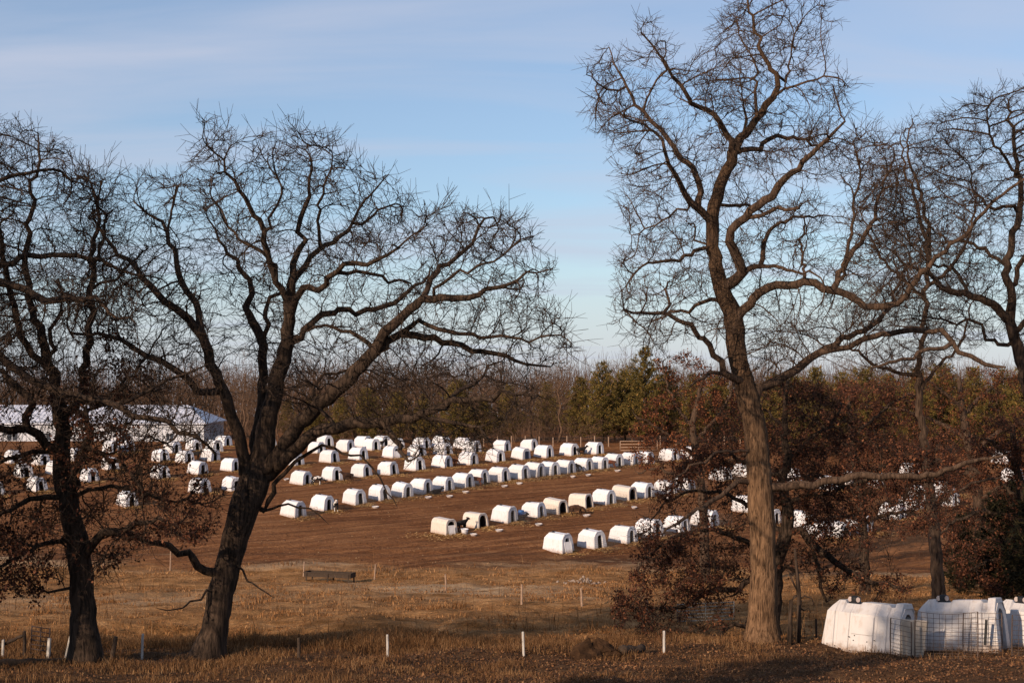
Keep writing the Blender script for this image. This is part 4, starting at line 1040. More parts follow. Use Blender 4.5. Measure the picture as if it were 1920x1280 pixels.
def conifer_meshes(h, w, seed, nmat, ntuft=520, bare=0.10, blunt=0.75):
    rg = np.random.default_rng(seed)
    mb = MB(); mb.tube([(0, 0, -0.15), (rg.normal() * .05, rg.normal() * .05, h * 0.5), (0, 0, h * 0.97)], [h * 0.017, h * 0.011, 0.02], 7)
    T = []; bl = []
    z = h * bare
    while z < h * 0.98:
        f = (z / h - bare) / (1 - bare)
        reach = w * (1 - f) ** blunt * min(1, 0.45 + f * 4)
        nb = 5 if f < 0.8 else 4
        ph = rg.random() * 6.28
        for k in range(nb):
            a = ph + k * 6.283 / nb + rg.normal() * 0.25
            L = reach * (0.6 + 0.55 * rg.random()) + 0.15
            d = np.array([math.cos(a), math.sin(a), 0.22 + 0.35 * f + rg.normal() * 0.08])
            e = np.array([0, 0, z]) + d * L
            bl.append((np.array([[0, 0, z], [0, 0, z] + d * L * 0.55 - [0, 0, 0.04 * L], e]), np.array([0.035, 0.02, 0.008])))
            m = max(3, int(L * 4.2))
            for q in range(m):
                t = 0.22 + 0.8 * (q + rg.random()) / m
                p = np.array([0, 0, z]) + d * L * t + rg.normal(size=3) * np.array([0.22, 0.22, 0.13]) * (0.6 + L * 0.25)
                T.append(np.r_[p, d])
        z += h * 0.034 * (0.8 + 0.5 * rg.random())
    T = np.array(T)
    k = 11
    n = len(T)
    c = np.repeat(T[:, :3], k, 0); dd = np.repeat(T[:, 3:], k, 0) * 0.55 + rg.normal(size=(n * k, 3)) * 0.75 + np.array([0, 0, 0.22])
    dd /= np.linalg.norm(dd, axis=1)[:, None]
    s = np.cross(dd, rg.normal(size=dd.shape)); s /= np.linalg.norm(s, axis=1)[:, None]
    L = (0.22 + 0.33 * rg.random(n * k))[:, None]
    c = c + rg.normal(size=c.shape) * 0.07
    V = np.stack([c - s * 0.05, c + s * 0.05, c + dd * L], 1).reshape(-1, 3)
    b = merge_tubes([tube_np(p, r_, 4) for p, r_ in bl])
    return mb.mesh('trunk', M['bark_mid'], True), mesh_np('branches', b[0], b[1], M['bark_mid']), mesh_np('needles', V, [np.arange(n * k * 3).reshape(-1, 3)], nmat)

def place(root, p, rz, s, tilt=0.0):
    root.location = p; root.rotation_euler = (tilt, 0, rz); root.scale = (s, s, s)

def build_wood():
    rg = random.Random(8)
    protos = []
    for i, (h, cw, bf, na, r0) in enumerate([(11.5, 2.6, 0.22, 520, .14), (12.5, 2.2, 0.18, 480, .12), (9.5, 2.6, 0.12, 460, .11), (12.0, 3.2, 0.25, 620, .20), (10.5, 1.9, 0.15, 420, .10)]):
        protos.append(generic_bare(h, cw, bf, na, 40 + i, M['bark_far'], r0))
    shr = [generic_bare(h, cw, 0.02, 260, 60 + i, M['bark_far'], .045, 1.1, 4, 0.3) for i, (h, cw) in enumerate([(3.4, 1.6), (2.7, 1.7), (4.4, 1.8)])]
    def bare(px, Y, pr, s, label, group, name='bare_tree', cat='tree'):
        x = (px - 960) * Y / F
        r = empty(name); place(r, (x, Y, g1(x, Y) - 0.05), rg.random() * 6.28, s)
        link('trunk', pr[0], r); link('crown', pr[1], r)
        tag(r, label, cat, group)
    # trees that can be told apart along the back of the field
    bare(1046, 186, protos[3], 1.02, 'thick trunked bare tree at the field edge just left of the conifers', None)
    bare(1010, 184, protos[1], 0.62, 'pale slender young tree behind the back fence, left of the thick trunk', None)
    bare(960, 185, protos[2], 0.66, 'small bare tree with an upswept crown behind the back row of hutches', None)
    bare(908, 186, protos[4], 0.7, 'thin bare tree standing between the back hutches and the pale young tree', None)
    px = -130
    k = 0
    while px < 2080:
        for Y0, n in ((190, 1), (206, 1), (226, 1), (250, 1)):
            pr = protos[(k * 7 + 3 * (k // 5)) % 5]; k += 1
            s = rg.uniform(0.78, 1.08) * (1.0 if Y0 < 240 else 1.12)
            X = px + rg.uniform(-20, 20)
            if Y0 == 190 and (X < 430 or X > 1250): continue
            if Y0 == 206 and X < 400: continue
            if Y0 <= 206 and 1062 < X < 1290: continue
            bare(X, Y0 + rg.uniform(-6, 6), pr, s, 'leafless grey brown tree in the far wood behind the hutch field', 'bare trees of the far wood')
        px += 40
    for i in range(86):
        Xp = 400 + i * 17.5 + rg.uniform(-9, 9)
        bare(Xp, 184 + rg.uniform(-2, 14), shr[i % 3], rg.uniform(0.75, 1.15), 'leafless brown shrub along the foot of the far wood', 'shrubs along the far wood', 'bare_shrub', 'shrub')
    # far-off tree mass
    n = 9000
    x = (rng.random(n) * 2 - 1); Y = 262 + 70 * rng.random(n); X = x * Y * 0.42
    P0 = np.stack([X, Y, ground(X, Y)], -1)
    hgt = (10.5 + 6.0 * fbm(X * 0.06, Y * 0.06)) * (0.65 + 0.35 * rng.random(n))
    P0[:, 2] += hgt * 0.15 * rng.random(n)
    d0 = rng.normal(size=(n, 3)) * 0.16; d0[:, 2] = 1; d0 /= np.linalg.norm(d0, axis=1)[:, None]
    V, Fq, p1, d2, p2 = twig_arrays(P0, d0, hgt, 0.07, 0.015)
    d3 = d2 + rng.normal(size=(n, 3)) * 0.4; d3 /= np.linalg.norm(d3, axis=1)[:, None]
    V2, F2, *_ = twig_arrays(p1, d3, hgt * 0.5, 0.035, 0.012, seg=1)
    V, Fs = merge_tubes([(V, Fq), (V2, F2)])
    tag(link('distant_wood', mesh_np('distant_wood', V, Fs, M['bark_far'], True)), 'hazy mass of bare treetops along the horizon', 'wood', kind='stuff')
    con = [conifer_meshes(12.0, 3.7, 71, M['needle'], blunt=.62), conifer_meshes(11.0, 3.9, 72, M['needle'], blunt=.7), conifer_meshes(9.5, 3.3, 73, M['needle'], blunt=0.5)]
    def conifer(px, Y, top, pr, label, group=None, h=None, base=None):
        x = (px - 960) * Y / F; g = g1(x, Y)
        hh = (CZ - (top - HOR) * Y / F) - g
        r = empty('conifer_tree'); place(r, (x, Y, g - 0.05), rg.random() * 6.28, hh / h)
        link('trunk', pr[0], r); link('branches', pr[1], r); o = link('needles', pr[2], r); o['kind'] = 'stuff'
        tag(r, label, 'conifer', group)
    hs = (12.0, 11.0, 9.5)
    C = [(1130, 184, 678, 'broad olive conifer right of the thick bare trunk at the field edge'), (1210, 183, 652, 'tallest pointed conifer on the skyline, near the middle of the far wood'),
         (1172, 189, 694, 'olive conifer between the broad one and the tallest pointed one'), (1252, 187, 686, 'rounded conifer just right of the tallest pointed one'),
         (1088, 187, 708, 'small dark conifer behind the thick bare trunk'), (858, 183, 712, 'conifer under the outer limbs of the leaning oak'),
         (795, 184, 738, 'low conifer left of the one under the leaning oak limbs'), (905, 185, 742, 'low conifer right of the one under the leaning oak limbs'),
         (690, 184, 728, 'conifer seen through the middle limbs of the leaning oak'), (590, 185, 740, 'conifer seen just right of the leaning oak stems'),
         (955, 187, 722, 'olive conifer left of the thick bare trunk'), (745, 184, 735, 'low olive conifer behind the middle of the back rows'), (1025, 203, 715, 'olive conifer close behind the pale young tree'), (640, 184, 745, 'small conifer above the left part of the back rows'), (540, 200, 752, 'small conifer beside the stems of the leaning oak')]
    for i, (px, Y, top, lab) in enumerate(C):
        conifer(px, Y, top, con[i % 3], lab, None, hs[i % 3])
    for i, (px, Y, top) in enumerate([(1300, 183, 700), (1345, 188, 705), (1400, 180, 715), (1450, 178, 700), (1490, 172, 705), (1530, 166, 690), (1578, 172, 697), (1622, 168, 690), (1668, 175, 702), (1716, 166, 690), (1768, 172, 684), (1826, 166, 690), (1880, 170, 692), (1926, 164, 688), (1980, 168, 690)]):
        conifer(px, Y, top, con[(i * 2) % 3], 'olive conifer in the dense belt behind the russet oaks at right', 'conifers behind the russet oaks', hs[(i * 2) % 3])
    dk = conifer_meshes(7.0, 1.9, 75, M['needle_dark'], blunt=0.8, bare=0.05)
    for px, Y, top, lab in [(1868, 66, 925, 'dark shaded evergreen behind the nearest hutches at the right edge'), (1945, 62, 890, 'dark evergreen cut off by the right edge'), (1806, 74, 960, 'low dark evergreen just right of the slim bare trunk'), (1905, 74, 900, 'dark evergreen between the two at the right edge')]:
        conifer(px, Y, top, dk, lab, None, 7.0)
build_wood()
def neighbour_trees():
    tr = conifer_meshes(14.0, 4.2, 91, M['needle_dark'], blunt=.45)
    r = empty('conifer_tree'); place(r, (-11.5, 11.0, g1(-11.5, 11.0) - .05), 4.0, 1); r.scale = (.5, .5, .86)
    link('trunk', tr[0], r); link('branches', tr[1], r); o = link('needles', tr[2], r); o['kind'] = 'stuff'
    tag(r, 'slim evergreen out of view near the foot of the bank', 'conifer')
neighbour_trees()
def left_neighbour():
    pr = generic_bare(15.0, 5.5, 0.2, 2600, 95, M['bark_dark'], .34, 1.2, 1, 0.36)
    r = empty('oak_tree'); place(r, (-20.5, 25.0, g1(-20.5, 25.0) - .05), .4, 1.0)
    link('trunk', pr[0], r); link('crown', pr[1], r); tag(r, 'bare oak out of view left of the dark oaks', 'tree')
left_neighbour()
def clods():
    n = 26000
    y = 106 + 66 * rng.random(n) ** 1.3; x = (rng.random(n) * 2 - 1) * (y * .37 + 2)
    d, _ = zones(x, y); k = (d > .5) & (fbm(x * .3, y * .9) > .42); x, y = x[k], y[k]; n = len(x)
    r = (.025 + .075 * rng.random(n) ** 3)[:, None]
    c = np.stack([x, y, ground(x, y)], -1)
    V = np.stack([c + r * np.array(q) * (.7 + .6 * rng.random((n, 3))) for q in ((1, 0, -.2), (-.6, .9, -.2), (-.6, -.9, -.2), (0, 0, .8))], 1).reshape(-1, 3)
    i = np.arange(n)[:, None] * 4
    tag(link('dirt_clods', mesh_np('dirt_clods', V, [np.concatenate([i + np.array([[0, 1, 3]]), i + np.array([[1, 2, 3]]), i + np.array([[2, 0, 3]])])], M['clod'])), 'crumbled clods scattered over the bare field', 'dirt', kind='stuff')
clods()

# ------------------------------------------------------------------ calf hutches
def hutch_shell(wb, we, ze, wm, zm, wt, zt, L, ribs, rib_d, tops=None, rear=(0.14, 0.16), n=None):
    """lofted one-piece plastic shell, open at the front (+x)"""
    V = []; Fs = []
    xs = [-L / 2]; sc = [1.0]
    for c, w in ribs:
        xs += [c - w / 2 - 0.02, c - w / 2, c + w / 2, c + w / 2 + 0.02]; sc += [1.0, 1 - rib_d, 1 - rib_d, 1.0]
    xs += [L / 2]; sc += [1.0]
    if tops:
        for f, _ in tops[1:-1]:
            x = -L / 2 + f * L
            xs.append(x); sc.append(1.0 if not any(abs(x - c) < w / 2 + .02 for c, w in ribs) else 1 - rib_d)
        o = sorted(range(len(xs)), key=lambda q: xs[q]); xs = [xs[q] for q in o]; sc = [sc[q] for q in o]
    half = [(wb, 0.0), ((wb + we) / 2, ze / 2), (we, ze), (wm, zm), (wt, zt)]
    for i, (x, s) in enumerate(zip(xs, sc)):
        f = (x + L / 2) / L
        top = 1.0 if not tops else float(np.interp(f, [t[0] for t in tops], [t[1] for t in tops]))
        ring = []
        for q, (w, z) in enumerate(half):
            zz = z * (top if q >= 3 else 1.0)
            off = 0.0
            if i == 0: off = rear[0] * z / zt + (rear[1] if q == 4 else rear[1] * 0.45 if q == 3 else 0)
            elif f < 0.2 and i == 1: off = max(0, (rear[0] * z / zt + (rear[1] if q == 4 else rear[1] * .45 if q == 3 else 0)) + xs[0] - x + 0.03)
            ring.append((x + off, w * s, zz))
        full = [(a, -b, c) for a, b, c in ring] + [(a, b, c) for a, b, c in reversed(ring)]
        V += full
    m = 10
    for i in range(len(xs) - 1):
        for q in range(m - 1):
            a = i * m + q; Fs.append((a, a + 1, a + m + 1, a + m))
    for q in range(4):                      # rear wall in strips
        Fs.append((q, m - 1 - q, m - 2 - q, q + 1))
    return V, Fs
def front_frame(wb, we, ze, wm, zm, wt, zt, x0, x1, open_half, grow=1.05):
    mb = MB()
    half = [(wb, 0.0), ((wb + we) / 2, ze / 2), (we, ze), (wm, zm), (wt, zt)]
    full = [(-a * grow, b * (1 + (grow - 1) * 0.7)) for a, b in half] + [(a * grow, b * (1 + (grow - 1) * 0.7)) for a, b in reversed(half)]
    inn = [(-a, b) for a, b in open_half] + [(a, b) for a, b in reversed(open_half)]
    ln = lambda b: -.10 * b / zt
    vs = [(x0 + ln(b), a, b) for a, b in full] + [(x1 + ln(b), a, b) for a, b in full] + [(x1 + ln(b), a, b) for a, b in inn] + [(x0 - 0.06 + ln(b), a, b) for a, b in inn]
    fs = []
    for q in range(9):
        for s in range(3):
            a = s * 10 + q; fs.append((a, a + 1, a + 11, a + 10))
    mb.add(vs, fs)
    return mb
def bevel_mesh(me, w, seg=1):
    bm = bmesh.new(); bm.from_mesh(me)
    bmesh.ops.bevel(bm, geom=[e for e in bm.edges if e.is_manifold and e.calc_face_angle(0) > 0.35], offset=w, segments=seg, affect='EDGES', clamp_overlap=True)
    bm.to_mesh(me); bm.free()
def shade_lining_mesh(**kw):  # added inner skin that darkens the view through the door
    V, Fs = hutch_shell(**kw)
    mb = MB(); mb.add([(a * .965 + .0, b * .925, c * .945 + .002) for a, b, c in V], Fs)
    return mb.mesh('shade_lining', M['shade_lining'])
def shell_mesh(name, mat, bev=0.012, **kw):
    V, Fs = hutch_shell(**kw)
    mb = MB(); mb.add(V, Fs)
    me = mb.mesh(name, mat)
    bevel_mesh(me, bev, 1)
    return me

STD = dict(wb=.66, we=.545, ze=.99, wm=.42, zm=1.20, wt=.27, zt=1.36)
CRM = dict(wb=.63, we=.55, ze=.92, wm=.46, zm=1.14, wt=.30, zt=1.27)
STD_OPEN = [(.27, .06), (.26, .45), (.25, .86), (.19, 1.03), (.08, 1.09)]
CRM_OPEN = [(.47, .0), (.45, .45), (.42, .78), (.32, 1.02), (.12, 1.14)]
NEAR_TOPS = [(0, 1.0), (.235, 1.0), (.255, .945), (.43, .945), (.46, .995), (.80, 1.0), (.83, .95), (1, .95)]
H_std = shell_mesh('shell', M['plastic'], L=2.05, ribs=[(-.62, .06), (-.2, .05), (.2, .05), (.62, .06)], rib_d=.035, rear=(.19, .27), **STD)
H_crm = shell_mesh('shell', M['plastic_cream'], L=2.05, ribs=[(-.78, .10), (-.47, .10), (-.16, .10), (.16, .10), (.47, .10), (.78, .10)], rib_d=.045, rear=(.04, .05), **CRM)
def ff(mat, P, op, bev=0.01, x0=.94, x1=1.10, grow=1.05):
    me = front_frame(P['wb'], P['we'], P['ze'], P['wm'], P['zm'], P['wt'], P['zt'], x0, x1, op, grow).mesh('front_frame', mat)
    bevel_mesh(me, bev); return me
L_std = shade_lining_mesh(L=2.05, ribs=[], rib_d=0, rear=(.19, .27), **STD)
L_crm = shade_lining_mesh(L=2.05, ribs=[], rib_d=0, rear=(.04, .05), **CRM)
Fr_std = ff(M['plastic'], STD, STD_OPEN)
Fr_crm = ff(M['plastic_cream'], CRM, CRM_OPEN)
def vent_mesh():
    mb = MB()
    ring = lambda r, z, k=10: [(r * math.cos(q * 2 * math.pi / k) * 1.15, r * math.sin(q * 2 * math.pi / k), z) for q in range(k)]
    vs = ring(.17, 0) + ring(.16, .04) + ring(.115, .05) + ring(.11, .13) + ring(.06, .15)
    fs = [(i * 10 + q, i * 10 + (q + 1) % 10, (i + 1) * 10 + (q + 1) % 10, (i + 1) * 10 + q) for i in range(4) for q in range(10)] + [tuple(range(40, 50))]
    mb.add(vs, fs)
    return mb.mesh('roof_vent', M['plastic_black'])
Vent = vent_mesh()
def panel_mesh(mat, w=.62, h=.85):
    mb = MB(); mb.box(-.015, .015, -w / 2, w / 2, 0, h)
    mb.box(.016, .03, -w / 2, w / 2, 0, .06); mb.box(.016, .03, -w / 2, w / 2, h - .06, h); mb.box(.016, .03, -w / 2, -w / 2 + .05, .0605, h - .0605); mb.box(.016, .03, w / 2 - .05, w / 2, .0605, h - .0605)
    return mb.mesh('door_panel', mat)
Panel = panel_mesh(M['plastic']); PanelNavy = panel_mesh(M['plastic_navy'], .55, 1.05)
BucketHole = None
def wire_grid(mb, a, b, h, nh, nv, t):
    """grid of wire from a to b (ground points), height h"""
    a = Vector(a); b = Vector(b)
    for i in range(nh):
        z = h * i / (nh - 1) + 0.02
        mb.tube([a + Vector((0, 0, z)), b + Vector((0, 0, z))], t, 3, False)
    for i in range(nv):
        p = a.lerp(b, i / (nv - 1)); mb.tube([p, p + Vector((0, 0, h + 0.02))], t, 3, False)
def pen_mesh():
    mb = MB()
    pts = [(1.02, -.68, 0), (2.45, -.72, 0), (2.45, .72, 0), (1.02, .68, 0)]
    for i in range(3): wire_grid(mb, pts[i], pts[i + 1], 1.05, 7, 9, 0.0055)
    return mb.mesh('wire_pen', M['wire_field'])
Pen = pen_mesh()

ORD = ['first', 'second', 'third', 'fourth', 'fifth', 'sixth', 'seventh', 'eighth', 'ninth', 'tenth', 'eleventh', 'twelfth', 'thirteenth', 'fourteenth', 'fifteenth', 'sixteenth', 'seventeenth', 'eighteenth', 'nineteenth', 'twentieth', 'twenty-first', 'twenty-second', 'twenty-third', 'twenty-fourth', 'twenty-fifth', 'twenty-sixth', 'twenty-seventh', 'twenty-eighth', 'twenty-ninth', 'thirtieth', 'thirty-first', 'thirty-second', 'thirty-third', 'thirty-fourth', 'thirty-fifth']
ROWS = {
 'lowest row at lower right': [(1046, 1039), (1109, 1029), (1167, 1020), (1216, 1009), (1268, 999), (1320, 990), (1396, 962)],
 'mixed cream and white row': [(832, 1003, 'c', 'panel'), (891, 991, 'c'), (945, 981), (1000, 972), (1041, 965, 'c'), (1089, 955, 'c'), (1131, 947), (1170, 939, 'c'), (1203, 934), (1246, 928), (1281, 920), (1350, 902), (1391, 895)],
 'long middle row': [(549, 971), (603, 959), (664, 947), (712, 939), (753, 933), (789, 927), (830, 921), (867, 915), (897, 908), (935, 904), (972, 899), (1000, 895), (1029, 892), (1058, 888), (1093, 883), (1123, 880), (1150, 875), (1180, 872), (1207, 870), (1254, 865), (1293, 861)],
 'row behind the middle row': [(564, 909), (622, 902), (677, 895), (727, 891), (777, 883), (828, 877), (877, 872), (928, 867), (976, 862, 'n'), (1019, 859), (1067, 855), (1113, 852)],
 'third row from the back': [(552, 874), (617, 868), (671, 863), (734, 859, 'p'), (781, 857), (830, 853), (884, 849), (940, 847), (992, 846)],
 'second row from the back': [(593, 850), (647, 847), (696, 845), (742, 842), (790, 842), (866, 842)],
 'rearmost row': [(609, 837.5), (680, 839), (715, 838.5), (826, 839)],
 'group behind the dark oaks': [(-10, 930), (24, 869), (44, 896), (69, 922), (76, 873), (103, 890), (139, 865), (166, 905), (206, 882), (208, 850), (236, 848), (238, 951), (300, 898), (301, 866), (322, 850), (346, 868), (363, 845), (370, 890), (374, 925), (393, 865), (401, 847), (418, 837), (432, 884), (435, 921), (495, 858), (498, 875), (502, 837)],
 'group behind the russet leaves': [(1440, 985), (1480, 905), (1500, 992), (1530, 1011), (1550, 920), (1567, 1010), (1588, 910), (1610, 1001), (1635, 915), (1672, 975), (1704, 894), (1706, 957), (1724, 941), (1767, 930), (1775, 950), (1878, 870), (1896, 905)],
}
HUTCH_AX = R(-46)
hutch_pos = []
def place_hutch(px, py, kind, label, group):
    p = px_ground(px, py, 60)
    Y = p.y + 1.05; x = (px - 960) * Y / F
    p = Vector((x, Y, g1(x, Y)))
    rz = HUTCH_AX + R(random.uniform(-5, 5))
    root = empty('calf_hutch')
    cream = kind == 'c'
    sh = H_crm if cream else H_std
    link('shell', sh, root); link('shade_lining', L_crm if cream else L_std, root); link('front_frame', Fr_crm if cream else Fr_std, root)
    if not cream:
        v = link('roof_vent', Vent, root); v.location = (-.42, 0, 1.355); v.scale = (.75, .75, .75)
    s = random.uniform(0.96, 1.04)
    root.scale = (s, s, s)
    on_ground(root, p, rz)
    root.rotation_euler = (root.rotation_euler[0] + R(random.gauss(0, 1.5)), root.rotation_euler[1] + R(random.gauss(0, 1.5)), root.rotation_euler[2])
    root.scale = (s, s, s * random.uniform(.97, 1.03))
    tag(root, label, 'calf hutch', group)
    hutch_pos.append((p, rz))
    return root, p, rz
ax2 = lambda rz: Vector((math.cos(rz), math.sin(rz), 0))
pens = []
for rname, lst in ROWS.items():
    lst = sorted(lst, key=lambda t: t[0])
    for i, t in enumerate(lst):
        kind = t[2] if len(t) > 2 else ''
        n = len(lst)
        adj = 'cream ribbed' if kind == 'c' else 'white'
        extra = ' with door board' if (len(t) > 3 or kind == 'p') else ' with blue door board' if kind == 'n' else ''
        pre = {'group': 'in', 'rearm': 'in', 'lowes': 'of'}.get(rname[:5], 'of')
        lab = f'{adj} hutch{extra}, {ORD[i]} from left {pre} the {rname}'
        root, p, rz = place_hutch(t[0], t[1], kind, lab, 'calf hutches set out in rows on the dirt field')
        if len(t) > 3 or kind == 'p' or (rname.startswith('lowest') and i == 0):
            o = link('door_panel', Panel, root); o.location = (1.28, -.12, 0.0); o.rotation_euler = (0, R(-12), R(-14))
        if kind == 'n':
            o = link('door_panel', PanelNavy, root); o.location = (1.16, 0, 0.02); o.rotation_euler = (0, R(-5), 0)
        if (rname.startswith('lowest') or rname.startswith('long') or rname.startswith('mixed')) and kind != 'c' and random.random() < 0.8:
            w = link('wire_pen', Pen); on_ground(w, p, rz)
            tag(w, f'wire pen before the {ORD[i]} hutch from left of the {rname}', 'wire pen', 'wire pens at the hutch doors')

# straw trodden out in front of the hutches
def straw():
    P = []
    for p, rz in hutch_pos:
        d = ax2(rz); s = Vector((-d.y, d.x, 0))
        for _ in range(520):
            u = 0.9 + abs(random.gauss(0.35, 0.75)); v = random.gauss(0, .55)
            q = p + d * u + s * v
            P.append((q.x, q.y))
    for (cx, cy), nn, rx, ry in (((px_ground(815, 1005).x, px_ground(815, 1005).y), 500, 1.0, .7),):
        P += [(cx + random.gauss(0, rx), cy + random.gauss(0, ry)) for _ in range(nn)]
    P = np.array(P); n = len(P)
    z = ground(P[:, 0], P[:, 1])
    base = np.stack([P[:, 0], P[:, 1], z + 0.02 + 0.05 * rng.random(n)], -1)
    a = rng.random(n) * np.pi * 2
    d = np.stack([np.cos(a), np.sin(a), rng.normal(size=n) * .25], -1); L = (.09 + .15 * rng.random(n))[:, None]
    s = np.stack([-np.sin(a), np.cos(a), rng.random(n) * .8], -1) * .017
    V = np.stack([base - s, base + d * L - s, base + d * L + s, base + s], 1).reshape(-1, 3)
    tag(link('straw_bedding', mesh_np('straw_bedding', V, [np.arange(n * 4).reshape(-1, 4)], M['straw'])), 'pale straw strewn in front of the hutch doors', 'straw', kind='stuff')
straw()

# ------------------------------------------------------------------ the three near hutches, with pens
NB = dict(wb=.66, we=.57, ze=1.06, wm=.44, zm=1.22, wt=.30, zt=1.37)
L_near = shade_lining_mesh(L=2.2, ribs=[], rib_d=0, tops=[(0, .95), (1, .95)], rear=(.14, .20), **NB)
H_near = shell_mesh('shell', M['plastic_near'], L=2.2, bev=0.014, ribs=[(-.72, .07), (-.30, .06), (.40, .06), (.76, .07)], rib_d=.05, tops=NEAR_TOPS, rear=(.14, .20), **NB)
NEAR_OPEN = [(.30, .02), (.31, .45), (.30, .84), (.22, 1.06), (.09, 1.14)]
Fr_near = ff(M['plastic_near'], NB, NEAR_OPEN, 0.012, .96, 1.16, 1.06)
def side_hatch():
    mb = MB()
    sl = math.atan2(NB['wb'] - NB['we'], NB['ze'])
    Mx = Matrix.Translation((0.05, -NB['wb'] * 0.985, 0)) @ Matrix.Rotation(-sl, 4, 'X')
    mb.box(-.30, .30, -.040, .02, .06, .50, Mx); mb.box(-.30, .30, -.046, .02, .515, 1.0, Mx)
    me = mb.mesh('side_hatch', M['plastic_near']); bevel_mesh(me, .006); return me
Hatch = side_hatch()
def bolts():
    mb = MB()
    sl = math.atan2(NB['wb'] - NB['we'], NB['ze'])
    Mx = Matrix.Translation((0.05, -NB['wb'] * 0.985, 0)) @ Matrix.Rotation(-sl, 4, 'X')
    for x, z in ((-.36, .42), (.36, .40), (-.22, .34), (.16, .34), (-.2, .47)):
        mb.tube([Mx @ Vector((x, -.02, z)), Mx @ Vector((x, -.058, z))], .016, 8)
    return mb.mesh('bolt', M['plastic_black'])
Bolts = bolts()
def disc(x):
    mb = MB(); k = 12
    vs = [(x, .075 * math.cos(q * 6.2832 / k), .10 + .075 * math.sin(q * 6.2832 / k)) for q in range(k)]
    vs2 = [(x + .02, a, b) for _, a, b in vs]
    mb.add(vs + vs2, [tuple(range(k)), tuple(range(2 * k - 1, k - 1, -1))] + [(q, (q + 1) % k, k + (q + 1) % k, k + q) for q in range(k)])
    Mz = Matrix.Rotation(R(-58), 4, 'Z')
    mb.v = [tuple(Mz @ Vector((a - x * 0.0, b, c))) for a, b, c in mb.v]
    return mb.mesh('vent_flap', M['plastic'])
def near_vent():
    mb = MB()
    k = 14
    prof = [(.19, 0), (.18, .04), (.14, .06), (.135, .16), (.10, .20), (.04, .21)]
    vs = [(r * math.cos(q * 6.2832 / k) * 1.1, r * math.sin(q * 6.2832 / k), z) for r, z in prof for q in range(k)]
    mb.add(vs, [(i * k + q, i * k + (q + 1) % k, (i + 1) * k + (q + 1) % k, (i + 1) * k + q) for i in range(len(prof) - 1) for q in range(k)] + [tuple(range((len(prof) - 1) * k, len(prof) * k))])
    return mb.mesh('roof_vent', M['plastic_black'], True)
NVent = near_vent(); 
def flap_mesh():
    mb = MB(); k = 12
    vs = [(.055 * math.cos(q * 6.2832 / k), -.012, .07 * math.sin(q * 6.2832 / k)) for q in range(k)]
    mb.add(vs + [(a, .012, c) for a, _, c in vs], [tuple(range(k)), tuple(range(2 * k - 1, k - 1, -1))] + [(q, (q + 1) % k, k + (q + 1) % k, k + q) for q in range(k)])
    return mb.mesh('vent_flap', M['plastic'])
Flap = flap_mesh()
near_labels = ['nearest white hutch with side hatch, leftmost of the three by the tall oak', 'nearest white hutch behind sagging wire, middle of the three', 'nearest white hutch cut off by the right edge of the picture']
NEAR = [(1627, 1221), (1803, 1219), (1938, 1214)]
near_roots = []
for i, (px, py) in enumerate(NEAR):
    p = px_ground(px, py); Y = p.y + .75; x = (px - 960) * Y / F
    p = Vector((x, Y, g1(x, Y)))
    rz = R(-35 + (0, 3, -1)[i])
    r = empty('calf_hutch'); on_ground(r, p, rz, 0.03)
    link('shell', H_near, r); link('shade_lining', L_near, r); link('front_frame', Fr_near, r)
    if i == 0: link('side_hatch', Hatch, r); link('bolt', Bolts, r)
    v = link('roof_vent', NVent, r); v.location = (-.43, 0, 1.285)
    for dx, a in ((-.11, 25), (.12, 25)):
        f = link('vent_flap', Flap, v); f.location = (dx, -.115, .115); f.rotation_euler = (R(-10), 0, R(a + dx * 60))
    tag(r, near_labels[i], 'calf hutch', 'near calf hutches under the oak')
    near_roots.append((r, p, rz))
def local_pt(i, a, b):
    r, p, rz = near_roots[i]; d = ax2(rz); s = Vector((-d.y, d.x, 0)); q = p + d * a + s * b
    return Vector((q.x, q.y, g1(q.x, q.y)))
def near_panel(name, a, b, h, nh, nv, label, sag=0.0, lean=(0, 0)):
    root = empty(name, a); tag(root, label, 'wire fence')
    mb = MB(); D = b - a; L = Vector((lean[0], lean[1], 0))
    def P(u, w):
        z = h * w * (1 - sag * math.sin(u * math.pi) * (0.3 + 0.7 * w))
        wob = Vector((0, .02 * math.sin(u * 9 + w * 4), 0))
        return D * u + Vector((0, 0, z)) + L * w + wob
    hs = [((i / (nh - 1)) ** 1.5) for i in range(nh)]
    for w in hs: mb.tube([P(u / 8, w) for u in range(9)], .0055, 4)
    for i in range(nv): mb.tube([P(i / (nv - 1), w / 6) for w in range(7)], .0055, 4)
    o = mb.build('wire_mesh', M['wire'], root); o['kind'] = 'stuff'
    fb = MB(); fb.tube([P(0, w / 6) for w in range(7)], .016, 6); fb.build('end_rod', M['wire'], root)
    fb = MB(); fb.tube([P(1, w / 6) for w in range(7)], .016, 6); fb.build('end_rod', M['wire'], root)
near_panel('wire_fence', local_pt(0, .93, -.78), local_pt(0, 1.55, -.95), 1.0, 11, 3, 'narrow wire panel at the corner of the leftmost near hutch')
near_panel('wire_fence', local_pt(0, 1.66, -.98), local_pt(0, 3.30, -1.02), 1.28, 15, 11, 'sagging wire panel across the side of the middle near hutch', 0.06)
near_panel('wire_fence', local_pt(1, .30, -1.0), local_pt(1, 1.28, -.92), 1.05, 11, 7, 'wire panel at the front corner of the middle near hutch')
near_panel('wire_fence', local_pt(1, 1.55, -.95), local_pt(1, 3.6, -1.05), 1.08, 12, 13, 'wire panel before the near hutch at the right edge')
